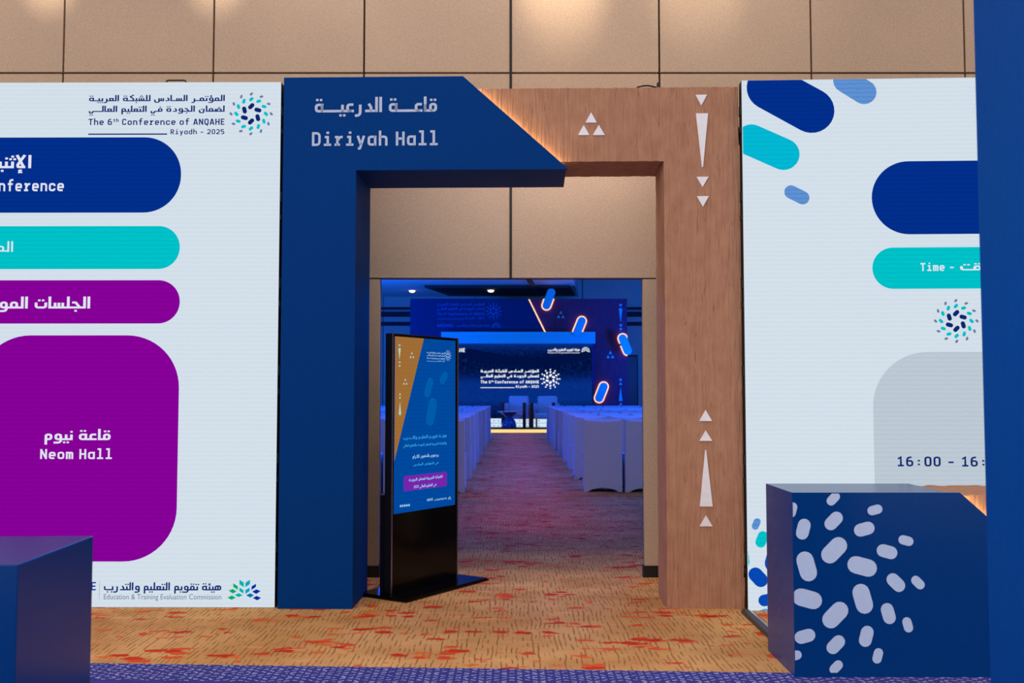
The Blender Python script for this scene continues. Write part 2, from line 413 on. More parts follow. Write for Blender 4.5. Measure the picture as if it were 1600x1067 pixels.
# ------------------------------------------------------------------ mesh helpers
class MB:
    def __init__(self):
        self.v, self.f, self.mi, self.mats = [], [], [], []
    def _m(self, mat):
        if mat not in self.mats: self.mats.append(mat)
        return self.mats.index(mat)
    def face(self, pts, mat=None):
        n = len(self.v)
        self.v += [tuple(p) for p in pts]
        self.f.append(list(range(n, n + len(pts))))
        self.mi.append(self._m(mat))
    def poly(self, pts, y, mat=None):
        """front-facing polygon (normal -y) from (x, z) points"""
        a = sum(pts[i][0] * pts[(i + 1) % len(pts)][1] - pts[(i + 1) % len(pts)][0] * pts[i][1] for i in range(len(pts)))
        if a < 0: pts = pts[::-1]
        self.face([(x, y, z) for x, z in pts], mat)
    def prism(self, pts, y0, y1, mat=None):
        a = sum(pts[i][0] * pts[(i + 1) % len(pts)][1] - pts[(i + 1) % len(pts)][0] * pts[i][1] for i in range(len(pts)))
        if a < 0: pts = pts[::-1]
        n = len(self.v); k = len(pts); mi = self._m(mat)
        self.v += [(x, y0, z) for x, z in pts] + [(x, y1, z) for x, z in pts]
        self.f.append(list(range(n, n + k))); self.mi.append(mi)
        self.f.append(list(range(n + 2 * k - 1, n + k - 1, -1))); self.mi.append(mi)
        for i in range(k):
            j = (i + 1) % k
            self.f.append([n + j, n + i, n + k + i, n + k + j]); self.mi.append(mi)
    def loft(self, pa, y0, pb, y1, mat=None):
        """solid between two (x, z) outlines of equal length"""
        a = sum(pa[i][0] * pa[(i + 1) % len(pa)][1] - pa[(i + 1) % len(pa)][0] * pa[i][1] for i in range(len(pa)))
        if a < 0: pa, pb = pa[::-1], pb[::-1]
        n = len(self.v); k = len(pa); mi = self._m(mat)
        self.v += [(x, y0, z) for x, z in pa] + [(x, y1, z) for x, z in pb]
        self.f.append(list(range(n, n + k))); self.mi.append(mi)
        self.f.append(list(range(n + 2 * k - 1, n + k - 1, -1))); self.mi.append(mi)
        for i in range(k):
            j = (i + 1) % k
            self.f.append([n + j, n + i, n + k + i, n + k + j]); self.mi.append(mi)
    def box(self, a, b, mat=None):
        self.prism([(a[0], a[2]), (b[0], a[2]), (b[0], b[2]), (a[0], b[2])], a[1], b[1], mat)
    def flat_prism(self, pts, z0, z1, mat=None):
        """prism standing on an (x, y) outline"""
        a = sum(pts[i][0] * pts[(i + 1) % len(pts)][1] - pts[(i + 1) % len(pts)][0] * pts[i][1] for i in range(len(pts)))
        if a < 0: pts = pts[::-1]
        n = len(self.v); k = len(pts); mi = self._m(mat)
        self.v += [(x, y, z0) for x, y in pts] + [(x, y, z1) for x, y in pts]
        self.f.append(list(range(n + k - 1, n - 1, -1))); self.mi.append(mi)
        self.f.append(list(range(n + k, n + 2 * k))); self.mi.append(mi)
        for i in range(k):
            j = (i + 1) % k
            self.f.append([n + i, n + j, n + k + j, n + k + i]); self.mi.append(mi)
    def lathe(self, prof, mat=None, seg=32):
        n = len(self.v); mi = self._m(mat)
        for r, z in prof:
            for s in range(seg):
                t = 2 * math.pi * s / seg
                self.v.append((r * math.cos(t), r * math.sin(t), z))
        for i in range(len(prof) - 1):
            for s in range(seg):
                q = (s + 1) % seg
                self.f.append([n + i * seg + s, n + i * seg + q, n + (i + 1) * seg + q, n + (i + 1) * seg + s]); self.mi.append(mi)
        self.f.append([n + s for s in range(seg)][::-1]); self.mi.append(mi)
        self.f.append([n + (len(prof) - 1) * seg + s for s in range(seg)]); self.mi.append(mi)
    def tube(self, pts, r, mat=None, seg=8):
        pts = [Vector(p) for p in pts]; n = len(self.v); mi = self._m(mat)
        for i, p in enumerate(pts):
            t = (pts[min(i + 1, len(pts) - 1)] - pts[max(i - 1, 0)]).normalized()
            a = t.cross(Vector((0, 0, 1)));
            if a.length < 1e-4: a = t.cross(Vector((1, 0, 0)))
            a.normalize(); b = t.cross(a)
            for s in range(seg):
                th = 2 * math.pi * s / seg
                self.v.append(tuple(p + a * (r * math.cos(th)) + b * (r * math.sin(th))))
        for i in range(len(pts) - 1):
            for s in range(seg):
                q = (s + 1) % seg
                self.f.append([n + i * seg + s, n + i * seg + q, n + (i + 1) * seg + q, n + (i + 1) * seg + s]); self.mi.append(mi)
        self.f.append([n + s for s in range(seg)]); self.mi.append(mi)
        self.f.append([n + (len(pts) - 1) * seg + s for s in range(seg)][::-1]); self.mi.append(mi)
    def build(self, name, parent=None, mat=None, bevel=0.0, smooth=False, loc=None):
        me = bpy.data.meshes.new(name)
        me.from_pydata(self.v, [], self.f)
        for k in self.mats: me.materials.append(k or mat)
        me.polygons.foreach_set('material_index', self.mi)
        me.update()
        o = bpy.data.objects.new(name, me)
        COL.objects.link(o)
        if parent: o.parent = parent
        if loc: o.location = loc
        if smooth:
            me.polygons.foreach_set('use_smooth', [True] * len(me.polygons))
        if bevel:
            b = o.modifiers.new('bevel', 'BEVEL'); b.width = bevel; b.segments = 2; b.limit_method = 'ANGLE'; b.angle_limit = R(40)
        return o

def tag(o, label=None, cat=None, group=None, kind=None):
    if label: o['label'] = label
    if cat: o['category'] = cat
    if group: o['group'] = group
    if kind: o['kind'] = kind
    return o
def thing(name, label, cat, loc=(0, 0, 0), yaw=0.0, group=None):
    o = bpy.data.objects.new(name, None)
    o.empty_display_size = 0.1
    COL.objects.link(o)
    o.location = loc; o.rotation_euler = (0, 0, yaw)
    return tag(o, label, cat, group)
def struct(name, mb, mat, label=None, **kw):
    o = mb.build(name, None, mat, **kw)
    o['kind'] = 'structure'
    if label: o['label'] = label
    return o

# ------------------------------------------------------------------ 2-D shapes
def clip_rect(poly, x0, z0, x1, z1):
    def clip(pts, inside, inter):
        out = []
        for i in range(len(pts)):
            a, b = pts[i], pts[(i + 1) % len(pts)]
            ia, ib = inside(a), inside(b)
            if ia: out.append(a)
            if ia != ib: out.append(inter(a, b))
        return out
    def ix(x): return lambda a, b: (x, a[1] + (b[1] - a[1]) * (x - a[0]) / (b[0] - a[0]))
    def iz(z): return lambda a, b: (a[0] + (b[0] - a[0]) * (z - a[1]) / (b[1] - a[1]), z)
    for ins, it in ((lambda p: p[0] >= x0, ix(x0)), (lambda p: p[0] <= x1, ix(x1)),
                    (lambda p: p[1] >= z0, iz(z0)), (lambda p: p[1] <= z1, iz(z1))):
        if poly: poly = clip(poly, ins, it)
    return poly
def capsule(cx, cz, length, width, ang, n=10):
    r = width / 2.0; h = max(0.0, length / 2.0 - r); ca, sa = math.cos(R(ang)), math.sin(R(ang))
    pts = []
    for s, t0 in ((1, -90), (-1, 90)):
        for i in range(n + 1):
            t = R(t0 + 180.0 * i / n)
            x = s * h + r * math.cos(t); y = r * math.sin(t)
            pts.append((cx + x * ca - y * sa, cz + x * sa + y * ca))
    return pts
def rrect(x0, z0, x1, z1, r, n=14):
    pts = []
    for cx, cz, a in ((x1 - r, z0 + r, -90), (x1 - r, z1 - r, 0), (x0 + r, z1 - r, 90), (x0 + r, z0 + r, 180)):
        for i in range(n + 1):
            t = R(a + 90.0 * i / n)
            pts.append((cx + r * math.cos(t), cz + r * math.sin(t)))
    return pts
def burst(mb, cx, cz, unit, y, mats, rect=None):
    """three rings of capsules; unit = radius of the inner ring"""
    for cnt, rad, L, W, mt in ((6, 1.0, 0.94, 0.54, mats[0]), (12, 1.91, 0.66, 0.40, mats[1]), (12, 2.6, 0.48, 0.29, mats[2])):
        for k in range(cnt):
            a = 90 - 360.0 / cnt * k
            p = capsule(cx + rad * unit * math.cos(R(a)), cz + rad * unit * math.sin(R(a)), L * unit, W * unit, a - 45, 7)
            if rect: p = clip_rect(p, *rect)
            if len(p) > 2: mb.poly(p, y, mt)
PALM = [('palm_green', [(270, 510), (370, 465), (475, 530), (375, 580)]), ('palm_green', [(385, 325), (500, 400), (500, 490), (385, 415)]),
        ('palm_green', [(245, 680), (355, 628), (455, 685), (345, 735)]), ('palm_teal', [(425, 615), (525, 568), (630, 625), (520, 670)]),
        ('palm_teal', [(540, 235), (650, 310), (650, 425), (540, 350)]), ('palm_teal', [(540, 430), (645, 495), (645, 585), (540, 515)]),
        ('palm_cyan', [(690, 310), (805, 235), (805, 345), (690, 425)]), ('palm_cyan', [(690, 495), (800, 430), (800, 520), (690, 590)]),
        ('palm_navy', [(845, 405), (955, 335), (955, 415), (845, 492)]), ('palm_navy', [(860, 535), (965, 475), (1078, 520), (965, 588)]),
        ('palm_blue', [(710, 625), (810, 570), (912, 620), (820, 680)]), ('palm_navy', [(880, 690), (975, 638), (1090, 688), (990, 748)])]
def palm(mb, cx, cz, width, y, mat=None):
    k = width / 845.0
    for mn, pts in PALM:
        mb.poly([(cx + (x - 667) * k, cz - (z - 490) * k) for x, z in pts], y, mat or M[mn])

# ------------------------------------------------------------------ stroke lettering
def round_path(pts, closed):
    out = []; n = len(pts)
    for i, p in enumerate(pts):
        r = p[2] if len(p) > 2 else 0
        if r and (closed or 0 < i < n - 1):
            P = Vector(p[:2]); A = Vector(pts[i - 1][:2]); B = Vector(pts[(i + 1) % n][:2])
            da, db = (A - P), (B - P); la, lb = da.length, db.length
            da.normalize(); db.normalize()
            half = da.angle(db) / 2
            if half > 1.5: out.append(tuple(P)); continue
            t = min(r / math.tan(half), la * .5 if (len(pts[i - 1]) > 2) else la, lb * .5 if len(pts[(i + 1) % n]) > 2 else lb)
            s, e = P + da * t, P + db * t
            for k in range(6):
                u = k / 5.0
                q = s * (1 - u) ** 2 + P * 2 * u * (1 - u) + e * u * u
                # push the quadratic toward a circular corner
                out.append((q.x, q.y))
        else:
            out.append(tuple(p[:2]))
    cl = [out[0]]
    for q in out[1:]:
        if (Vector(q) - Vector(cl[-1])).length > 1e-4: cl.append(q)
    if closed and len(cl) > 2 and (Vector(cl[0]) - Vector(cl[-1])).length < 1e-4: cl.pop()
    return cl
def ribbon(pts, wd, closed=False):
    P = [Vector(p) for p in round_path(pts, closed)]
    n = len(P); L, Rr = [], []
    for i in range(n):
        a = P[i - 1] if (closed or i > 0) else None
        b = P[(i + 1) % n] if (closed or i < n - 1) else None
        d1 = (P[i] - a).normalized() if a is not None else None
        d2 = (b - P[i]).normalized() if b is not None else None
        if d1 is None: d1 = d2
        if d2 is None: d2 = d1
        n1 = Vector((-d1.y, d1.x)); n2 = Vector((-d2.y, d2.x))
        m = n1 + n2
        if m.length < 1e-3: m = n1
        m.normalize()
        k = min(1.0 / max(m.dot(n1), 0.35), 1.8)
        L.append(P[i] + m * (wd / 2 * k)); Rr.append(P[i] - m * (wd / 2 * k))
    quads = []
    for i in range(n if closed else n - 1):
        j = (i + 1) % n
        quads.append([L[i], L[j], Rr[j], Rr[i]])
    return quads

SW = 0.165                        # stroke weight relative to the cap height
l_, r_, b_, t_, x_, m_ = 0.085, 0.515, 0.0825, 0.9175, 0.64, 0.30
xt = x_ + SW / 2
LAT = {
 'D': [[(l_, b_), (l_, t_), (r_, t_, .24), (r_, b_, .24)], 'c'], 'H': [[(l_, 0), (l_, 1)], [(r_, 0), (r_, 1)], [(l_, .5), (r_, .5)]],
 'N': [[(l_, 0), (l_, 1)], [(r_, 0), (r_, 1)], [(l_, .93), (r_, .07)]],
 'T': [[(0, t_), (.6, t_)], [(m_, t_), (m_, 0)]],
 'C': [[(r_, .70), (r_, t_, .2), (l_, t_, .22), (l_, b_, .22), (r_, b_, .2), (r_, .30)]],
 'A': [[(.05, 0), (.27, .97)], [(.55, 0), (.33, .97)], [(.14, .28), (.46, .28)]],
 'Q': [[(l_, b_, .22), (l_, t_, .22), (r_, t_, .22), (r_, b_, .22)], 'c', [(m_, .22), (.44, -.16)]],
 'E': [[(r_, t_), (l_, t_), (l_, b_), (r_, b_)], [(l_, .5), (.47, .5)]],
 'R': [[(l_, 0), (l_, t_), (r_, t_, .2), (r_, .47, .2), (l_, .47)], [(.28, .47), (.52, 0)]],
 'i': [[(.12, x_), (m_ + .02, x_), (m_ + .02, b_)], [(l_ - .03, b_), (r_ + .04, b_)], [(m_ - .07, .95), (m_ + .11, .95)]],
 'r': [[(.05, x_), (.22, x_), (.22, 0)], [(.03, b_), (.40, b_)], [(.22, .36), (.40, x_, .14), (.58, x_)]],
 'y': [[(l_, xt), (.32, .04)], [(r_, xt), (.24, -.2, .06), (.1, -.2)]],
 'a': [[(r_, x_), (l_, x_, .16), (l_, b_, .16), (r_, b_)], [(r_, xt), (r_, 0)]],
 'h': [[(l_, 1.08), (l_, 0)], [(l_, x_), (r_, x_, .18), (r_, 0)]],
 'l': [[(.06, 1.0), (m_, 1.0), (m_, b_)], [(.03, b_), (.57, b_)]],
 'e': [[(l_ + .02, .36), (r_, .36), (r_, x_, .17), (l_, x_, .17), (l_, b_, .17), (r_ - .02, b_)]],
 'o': [[(l_, b_, .17), (l_, x_, .17), (r_, x_, .17), (r_, b_, .17)], 'c'],
 'm': [[(.06, 0), (.06, xt)], [(.06, x_), (m_, x_, .08), (m_, 0)], [(m_, x_), (.54, x_, .1), (.54, 0)]],
 'n': [[(l_, xt), (l_, 0)], [(l_, x_), (r_, x_, .18), (r_, 0)]],
 'f': [[(.56, 1.0), (.26, 1.0, .16), (.26, 0)], [(.06, x_), (.52, x_)]],
 'c': [[(r_, .46), (r_, x_, .16), (l_, x_, .17), (l_, b_, .17), (r_, b_, .16), (r_, .26)]],
 't': [[(.24, .9), (.24, b_, .14), (r_, b_)], [(.05, x_), (r_, x_)]],
 'd': [[(r_, x_), (l_, x_, .16), (l_, b_, .16), (r_, b_)], [(r_, 1.08), (r_, 0)]],
 'u': [[(l_, xt), (l_, b_, .17), (r_, b_)], [(r_, xt), (r_, 0)]],
 's': [[(r_, x_), (l_, x_, .12), (l_, .36, .12), (r_, .36, .12), (r_, b_, .12), (l_, b_)]],
 'g': [[(r_, x_), (l_, x_, .16), (l_, b_, .16), (r_, b_)], [(r_, xt), (r_, -.2, .16), (l_, -.2)]],
 'v': [[(.07, xt), (.28, .04)], [(.53, xt), (.32, .04)]],
 '&': [[(.55, 0), (.15, .7, .05), (.2, t_, .12), (.42, t_, .12), (.4, .62, .1), (l_, .32, .1), (l_, b_, .14), (.4, b_, .14), (.52, .42)]],
 '-': [[(.08, .42), (.52, .42)]],
 '0': [[(l_, b_, .21), (l_, t_, .21), (r_, t_, .21), (r_, b_, .21)], 'c'],
 '1': [[(.08, .74), (m_ + .02, .93), (m_ + .02, b_)], [(.06, b_), (.57, b_)]],
 '2': [[(l_, .74), (l_, t_, .18), (r_, t_, .2), (r_, .5, .14), (l_, .14), (l_, b_), (.58, b_)]],
 '5': [[(r_, t_), (l_, t_), (l_, .56), (r_, .58, .2), (r_, b_, .2), (l_ - .02, b_)]],
 '6': [[(.46, t_), (l_, t_, .3), (l_, b_, .2), (r_, b_, .2), (r_, .56, .2), (l_, .56)]],
 ':': [[(m_ - .09, .2), (m_ + .09, .2)], [(m_ - .09, .58), (m_ + .09, .58)]],
}
def latin_strokes(txt, adv=0.76, space=0.40, sup=()):
    quads, x = [], 0.0
    for i, ch in enumerate(txt):
        if ch == ' ':
            x += space; continue
        k, dz = (0.55, 0.48) if i in sup else (1.0, 0.0)
        st = LAT[ch]; j = 0
        while j < len(st):
            closed = j + 1 < len(st) and st[j + 1] == 'c'
            for q in ribbon(st[j], SW * (1.2 if k < 1 else 1), closed):
                quads.append([(x + p.x * k, dz + p.y * k) for p in q])
            j += 2 if closed else 1
        x += adv * k
    return quads

ab = 0.0825
NOJOIN = set('اأإدذرزوؤة')
TEETH = {'ب': ('d', 1), 'ت': ('u', 2), 'ث': ('u', 3), 'ن': ('u', 1), 'ي': ('d', 2), 'ئ': ('h', 0)}
def dots(cx, cy, n):
    s = 0.15
    if n == 1: c = [(cx, cy)]
    elif n == 2: c = [(cx - .115, cy), (cx + .115, cy)]
    else: c = [(cx - .115, cy - .06), (cx + .115, cy - .06), (cx, cy + .14)]
    return [[(x - s / 2, y), (x + s / 2, y)] for x, y in c]
def hamza(cx, cy): return [[(cx + .1, cy + .1), (cx - .07, cy + .1, .03), (cx - .07, cy, .03), (cx + .07, cy), ], [(cx - .12, cy - .09), (cx + .12, cy - .07)]]
def letter(ch, jr, jl):
    """strokes, closed loops, dots, width of one Arabic letter form (x grows to the right)"""
    st, lp, dt = [], [], []
    e = ab
    if ch == 'ـ': return [[(0, e), (.3, e)]], [], [], .3
    if ch in TEETH and jl:
        w = .34 if jr else .30; tx = .18
        st = [[(0, e), (w if jr else tx + SW / 2, e)], [(tx, e - SW / 2), (tx, .5)]]
        pos, n = TEETH[ch]
        if pos == 'u': dt = dots(tx, .74, n)
        elif pos == 'd': dt = dots(tx, -.2, n)
        else: dt = hamza(tx, .74)
        return st, lp, dt, w
    if ch in 'بتث':
        if jr: w = .74; st = [[(w, e), (.1, e, .16), (.1, .5)]]
        else: w = .80; st = [[(.1, .5), (.1, e, .16), (.68, e, .16), (.68, .5)]]
        pos, n = TEETH[ch]
        dt = dots(.40, .68 if pos == 'u' else -.2, n)
        return st, lp, dt, w
    if ch == 'ن':
        w = .72
        st = [[(.1, .3), (.1, -.16, .2), (.54, -.16, .2), (.54, .5 if not jr else .2)]]
        if jr: st.append([(.46, e), (w, e)])
        return st, lp, dots(.32, .42, 1), w
    if ch == 'ي':
        w = .74
        st = [[(w, e), (.42, e, .1), (.42, -.2, .16), (.1, -.2, .2), (.1, .14)]]
        return st, lp, dots(.28, -.5, 2), w
    if ch in 'اأإ':
        if jr: w = .30; st = [[(w, e), (.12, e), (.12, 1)], [(.12, 0), (.12, .5)]]; cx = .12
        else: w = .28; st = [[(.14, 0), (.14, 1)]]; cx = .14
        if ch == 'إ': dt = hamza(cx, -.25)
        if ch == 'أ': dt = hamza(cx, 1.2)
        return st, lp, dt, w
    if ch in 'لک' and jl:
        w = .32 if jr else .28; tx = .17
        return [[(0, e), (w if jr else tx, e)], [(tx, 0), (tx, 1)]], [], [], w
    if ch == 'ل':
        w = .70; st = [[(.1, .25), (.1, -.12, .2), (.55, -.12, .2), (.55, 1)]]
        if jr: st.append([(.5, e), (w, e)])
        return st, [], [], w
    if ch == 'لا' or ch == 'لإ':
        w = .70
        st = [[(.12, 1), (.50, .10)], [(.56, 1), (.18, .28, .05), (.18, e, .08), (w if jr else .6, e)]]
        if ch == 'لإ': dt = hamza(.32, -.25)
        return st, [], dt, w
    if ch == 'م':
        w = .62 if jr else .56
        lp = [[(.13, e, .16), (.13, .5, .16), (.46, .5, .16), (.46, e, .16)]]
        if jr: st.append([(.3, e), (w, e)])
        if jl: st.append([(0, e), (.3, e)])
        else: st.append([(.13, .3), (.13, -.4)])
        return st, lp, [], w
    if ch == 'ه':
        w = .74
        lp = [[(.1, e, .16), (.1, .55, .2), (.62, .55, .2), (.62, e, .16)]]
        st = [[(.36, e), (.36, .52)], [(0, e), (.3, e)]]
        if jr: st.append([(.5, e), (w, e)])
        return st, lp, [], w
    if ch == 'ة':
        w = .62
        lp = [[(.1, e, .16), (.1, .5, .16), (.46, .5, .10), (.46, e, .05)]]
        if jr: st = [[(.46, .58), (.46, e), (w, e)]]
        return st, lp, dots(.28, .82, 2), w
    if ch in 'وؤ':
        w = .68 if jr else .62
        lp = [[(.2, e, .16), (.2, .5, .16), (.52, .5, .16), (.52, e, .16)]]
        st = [[(.52, .3), (.52, -.22, .22), (.06, -.22)]]
        if jr: st.append([(.5, e), (w, e)])
        return st, lp, (hamza(.36, .78) if ch == 'ؤ' else []), w
    if ch in 'رز':
        w = .54
        st = [[(.34, .5 if not jr else .44), (.34, -.22, .24), (.02, -.22)]]
        if jr: st.append([(.3, e), (w, e)])
        return st, [], (dots(.32, .74, 1) if ch == 'ز' else []), w
    if ch in 'دذ':
        w = .62 if jr else .58
        st = [[(.10, e), (.46, e, .10), (.46, .3, .1), (.32, .56)]]
        if jr: st.append([(.40, e), (w, e)])
        return st, [], (dots(.3, .8, 1) if ch == 'ذ' else []), w
    if ch in 'عغ':
        if jr:
            w = .60
            return [[(0, e), (w, e)]], [[(.1, .45, .06), (.50, .45, .06), (.40, e), (.20, e)]], [], w
        w = .58
        return [[(0, e), (.54, e)], [(.50, .5), (.15, .5, .16), (.15, e, .16), (.4, e)]], [], [], w
    if ch in 'قف':
        w = .62 if jr else .58
        lp = [[(.14, e, .16), (.14, .5, .16), (.46, .5, .16), (.46, e, .16)]]
        if jl: st.append([(0, e), (.3, e)])
        if jr: st.append([(.3, e), (w, e)])
        return st, lp, dots(.30, .78, 2 if ch == 'ق' else 1), w
    if ch in 'جحخ':
        w = .66 if jr else .62
        st = [[(.08, .5), (.30, .5, .06), (.54, e)], [(0, e), (w if jr else .58, e)]]
        return st, [], (dots(.30, -.2, 1) if ch == 'ج' else dots(.3, .76, 1) if ch == 'خ' else []), w
    if ch in 'سش':
        if jl:
            w = .76 if jr else .70; xs = (.14, .37, .60)
            st = [[(0, e), (w if jr else .68, e)]] + [[(x, e), (x, .48)] for x in xs]
            return st, [], (dots(.37, .72, 3) if ch == 'ش' else []), w
        w = 1.2 if jr else 1.12
        st = [[(.1, .25), (.1, -.18, .2), (.54, -.18, .2), (.54, .48)], [(.5, e), (w if jr else 1.08, e)], [(.77, e), (.77, .48)], [(1.0, e), (1.0, .48)]]
        return st, [], (dots(.77, .72, 3) if ch == 'ش' else []), w
    if ch in 'صض':
        w = .86 if jr else .80
        lp = [[(.30, e), (.34, .46, .14), (.72, .46, .16), (.72, e, .10)]]
        st = [[(0, e), (w if jr else .7, e)], [(.14, e), (.14, .46)]]
        return st, lp, (dots(.52, .70, 1) if ch == 'ض' else []), w
    if ch == 'ك':
        w = .66 if jr else .60
        st = [[(.56, 1.0), (.17, .72, .03), (.50, .42, .06), (.50, e)], [(0 if jl else .1, e), (w if jr else .58, e)]]
        return st, [], [], w
    return [], [], [], .3
def arabic_strokes(txt, space=0.34, wt=SW):
    # split into letters, fuse lam-alef
    chars, i = [], 0
    while i < len(txt):
        if txt[i] == 'ل' and i + 1 < len(txt) and txt[i + 1] in 'اإ':
            chars.append('ل' + txt[i + 1]); i += 2
        else:
            chars.append(txt[i]); i += 1
    quads, x = [], 0.0
    for i, ch in enumerate(chars):
        if ch == ' ':
            x -= space; continue
        prev = chars[i - 1] if i else ' '
        nxt = chars[i + 1] if i + 1 < len(chars) else ' '
        if ch.isdigit() or (ch.isascii()):
            st, lp, dt, wd = [], [], [], .7
            for s in LAT[ch]:
                if s != 'c': st.append(s)
        else:
            jr = prev != ' ' and prev[-1] not in NOJOIN and not prev.isascii()
            jl = nxt != ' ' and ch[-1] not in NOJOIN and not nxt.isascii()
            st, lp, dt, wd = letter(ch, jr, jl)
        x -= wd
        for s in st:
            for q in ribbon(s, wt): quads.append([(x + p.x, p.y) for p in q])
        for s in lp:
            for q in ribbon(s, wt, True): quads.append([(x + p.x, p.y) for p in q])
        for s in dt:
            for q in ribbon(s, .15 if len(s) == 2 and abs(s[0][1] - s[1][1]) < .001 else .09): quads.append([(x + p.x, p.y) for p in q])
    return quads
def lettering(mb, txt, x0, x1, z0, cap, y, mat, arabic=False, **kw):
    """text fitted between x0 and x1 with its baseline at z0"""
    q = arabic_strokes(txt, **kw) if arabic else latin_strokes(txt, **kw)
    if arabic and txt[:4].isdigit(): pass
    a = min(p[0] for f in q for p in f); b = max(p[0] for f in q for p in f)
    k = (x1 - x0) / (b - a)
    for f in q:
        mb.poly([(x0 + (p[0] - a) * k, z0 + p[1] * cap) for p in f], y, mat)

def plain_text(mb, txt, x0, x1, z0, cap, y, mat):
    cu = bpy.data.curves.new('text', 'FONT'); cu.body = txt; cu.size = 1.0; cu.resolution_u = 3; cu.fill_mode = 'FRONT'
    o = bpy.data.objects.new('text', cu); COL.objects.link(o)
    me = o.to_mesh()
    vs = [v.co.copy() for v in me.vertices]; fs = [list(f.vertices) for f in me.polygons]
    o.to_mesh_clear(); bpy.data.objects.remove(o); bpy.data.curves.remove(cu)
    a = min(v.x for v in vs); b = max(v.x for v in vs); h = 0.72
    for f in fs:
        mb.poly([(x0 + (vs[i].x - a) / (b - a) * (x1 - x0), z0 + vs[i].y / h * cap) for i in f], y, mat)

def conference_logo(mb, x0, x1, zt, zb, y, dark, mats, bx, bz, bu):
    """four lines of lettering and the burst emblem"""
    H = zt - zb
    lettering(mb, 'المؤتمـر السـادس للشبكة العربيـة', x0, x1, zt - H * .168, H * .150, y, dark, True)
    lettering(mb, 'لضمان الجودة في التعليم العالــي', x0, x1, zt - H * .425, H * .150, y, dark, True)
    lettering(mb, 'The 6th Conference of ANQAHE', x0, x1, zt - H * .740, H * .150, y, dark, sup=(5, 6))
    W = x1 - x0
    lettering(mb, 'Riyadh - 2025', x0 + W * .605, x1, zt - H * .965, H * .120, y, dark)
    mb.poly([(x0, zt - H * .975), (x0 + W * .58, zt - H * .975), (x0 + W * .58, zt - H * .945), (x0, zt - H * .945)], y, dark)
    burst(mb, bx, bz, bu, y, mats)

def tri(mb, cx, cz, wd, ht, up, y0, y1, mat):
    s = 1 if up else -1
    mb.prism([(cx - wd / 2, cz - s * ht / 2), (cx + wd / 2, cz - s * ht / 2), (cx, cz + s * ht / 2)], y0, y1, mat)

# ================================================================== SETTING
# floor: sand carpet, a patterned violet border and the violet field in front of it
A = on_floor(148, 1036); B = on_floor(1235, 1051)
sl = (B.y - A.y) / (B.x - A.x)
def edge_y(x, d=0.0): return A.y + (x - A.x) * sl - d
XL, XR, YB, YE = -7.2, 7.2, -3.4, 40.3
mb = MB()
mb.face([(-9, edge_y(-9), 0), (9, edge_y(9), 0), (9, YE, 0), (-9, YE, 0)], M['carpet'])
mb.face([(-9, edge_y(-9, .26), 0), (9, edge_y(9, .26), 0), (9, edge_y(9), 0), (-9, edge_y(-9), 0)], M['border'])
mb.face([(-9, YB, 0), (9, YB, 0), (9, edge_y(9, .26), 0), (-9, edge_y(-9, .26), 0)], M['violet'])
struct('floor', mb, None, 'sand coloured patterned carpet with a violet border strip in front')

# panelled operable wall between the foyer and the hall
wx = [on_y(px, 115, WALL_Y).x for px in (-137, 98.5, 333, 568.5, 798, 1030.5, 1268, 1508, 1745)]
wx = [-7.2, -5.3] + wx + [6.2, 7.2]
zs = on_y(800, 435, WALL_Y).z          # lower seam = top of the opening
zt = on_y(800, 114, WALL_Y).z
ZC = 5.2
OX0, OX1 = on_y(592, 640, WALL_Y).x, on_y(1006, 640, WALL_Y).x
mb = MB(); g = 0.007
for i in range(len(wx) - 1):
    a, b = wx[i] + g, wx[i + 1] - g
    mb.box((a, WALL_Y, zt + g), (b, WALL_Y + .06, ZC))
    mb.box((a, WALL_Y, zs + g * .7), (b, WALL_Y + .06, zt - g))
    segs = [(a, b)]
    if b > OX0 and a < OX1:
        segs = []
        if a < OX0: segs.append((a, OX0))
        if b > OX1: segs.append((OX1, b))
    for s in segs: mb.box((s[0], WALL_Y, 0.078), (s[1], WALL_Y + .06, zs - g * .7))
struct('wall_back', mb, M['wall'], 'beige fabric panels of the folding wall around the doorway')
mb = MB()
mb.box((-7.2, WALL_Y + .062, 0), (OX0 - .004, WALL_Y + .12, zs)); mb.box((OX1 + .004, WALL_Y + .062, 0), (7.2, WALL_Y + .12, zs))
mb.box((-7.2, WALL_Y + .062, zs + .006), (7.2, WALL_Y + .12, ZC))
sx = wx[6]
mb.box((sx - .009, WALL_Y - .004, zs), (sx + .009, WALL_Y + .04, ZC))        # the meeting edge of the two doors' header
struct('wall_core', mb, M['cove'], 'dark gaps between the beige wall panels')
mb = MB()
mb.box((-7.2, WALL_Y - .012, 0), (OX0 + .012, WALL_Y + .061, 0.076)); mb.box((OX1 - .012, WALL_Y - .012, 0), (7.2, WALL_Y + .061, 0.076))
for k in range(6):
    for bx in (OX0 - .10 + k * .02, OX1 + .005 + k * .02):
        mb.box((bx, WALL_Y - .016, 0.004), (bx + .008, WALL_Y - .012, 0.074))
struct('baseboard_back', mb, M['black'], 'black ribbed baseboard of the folding wall')
mb = MB(); mb.box((-7.3, 0.0, 0), (-7.2, WALL_Y, ZC)); struct('wall_left', mb, M['wall'])
mb = MB(); mb.box((7.2, 0.0, 0), (7.3, WALL_Y, ZC)); struct('wall_right', mb, M['wall'])
mb = MB(); mb.box((-7.3, YB - .1, ZC), (7.3, WALL_Y + .12, ZC + .1)); struct('ceiling', mb, M['ceiling'])

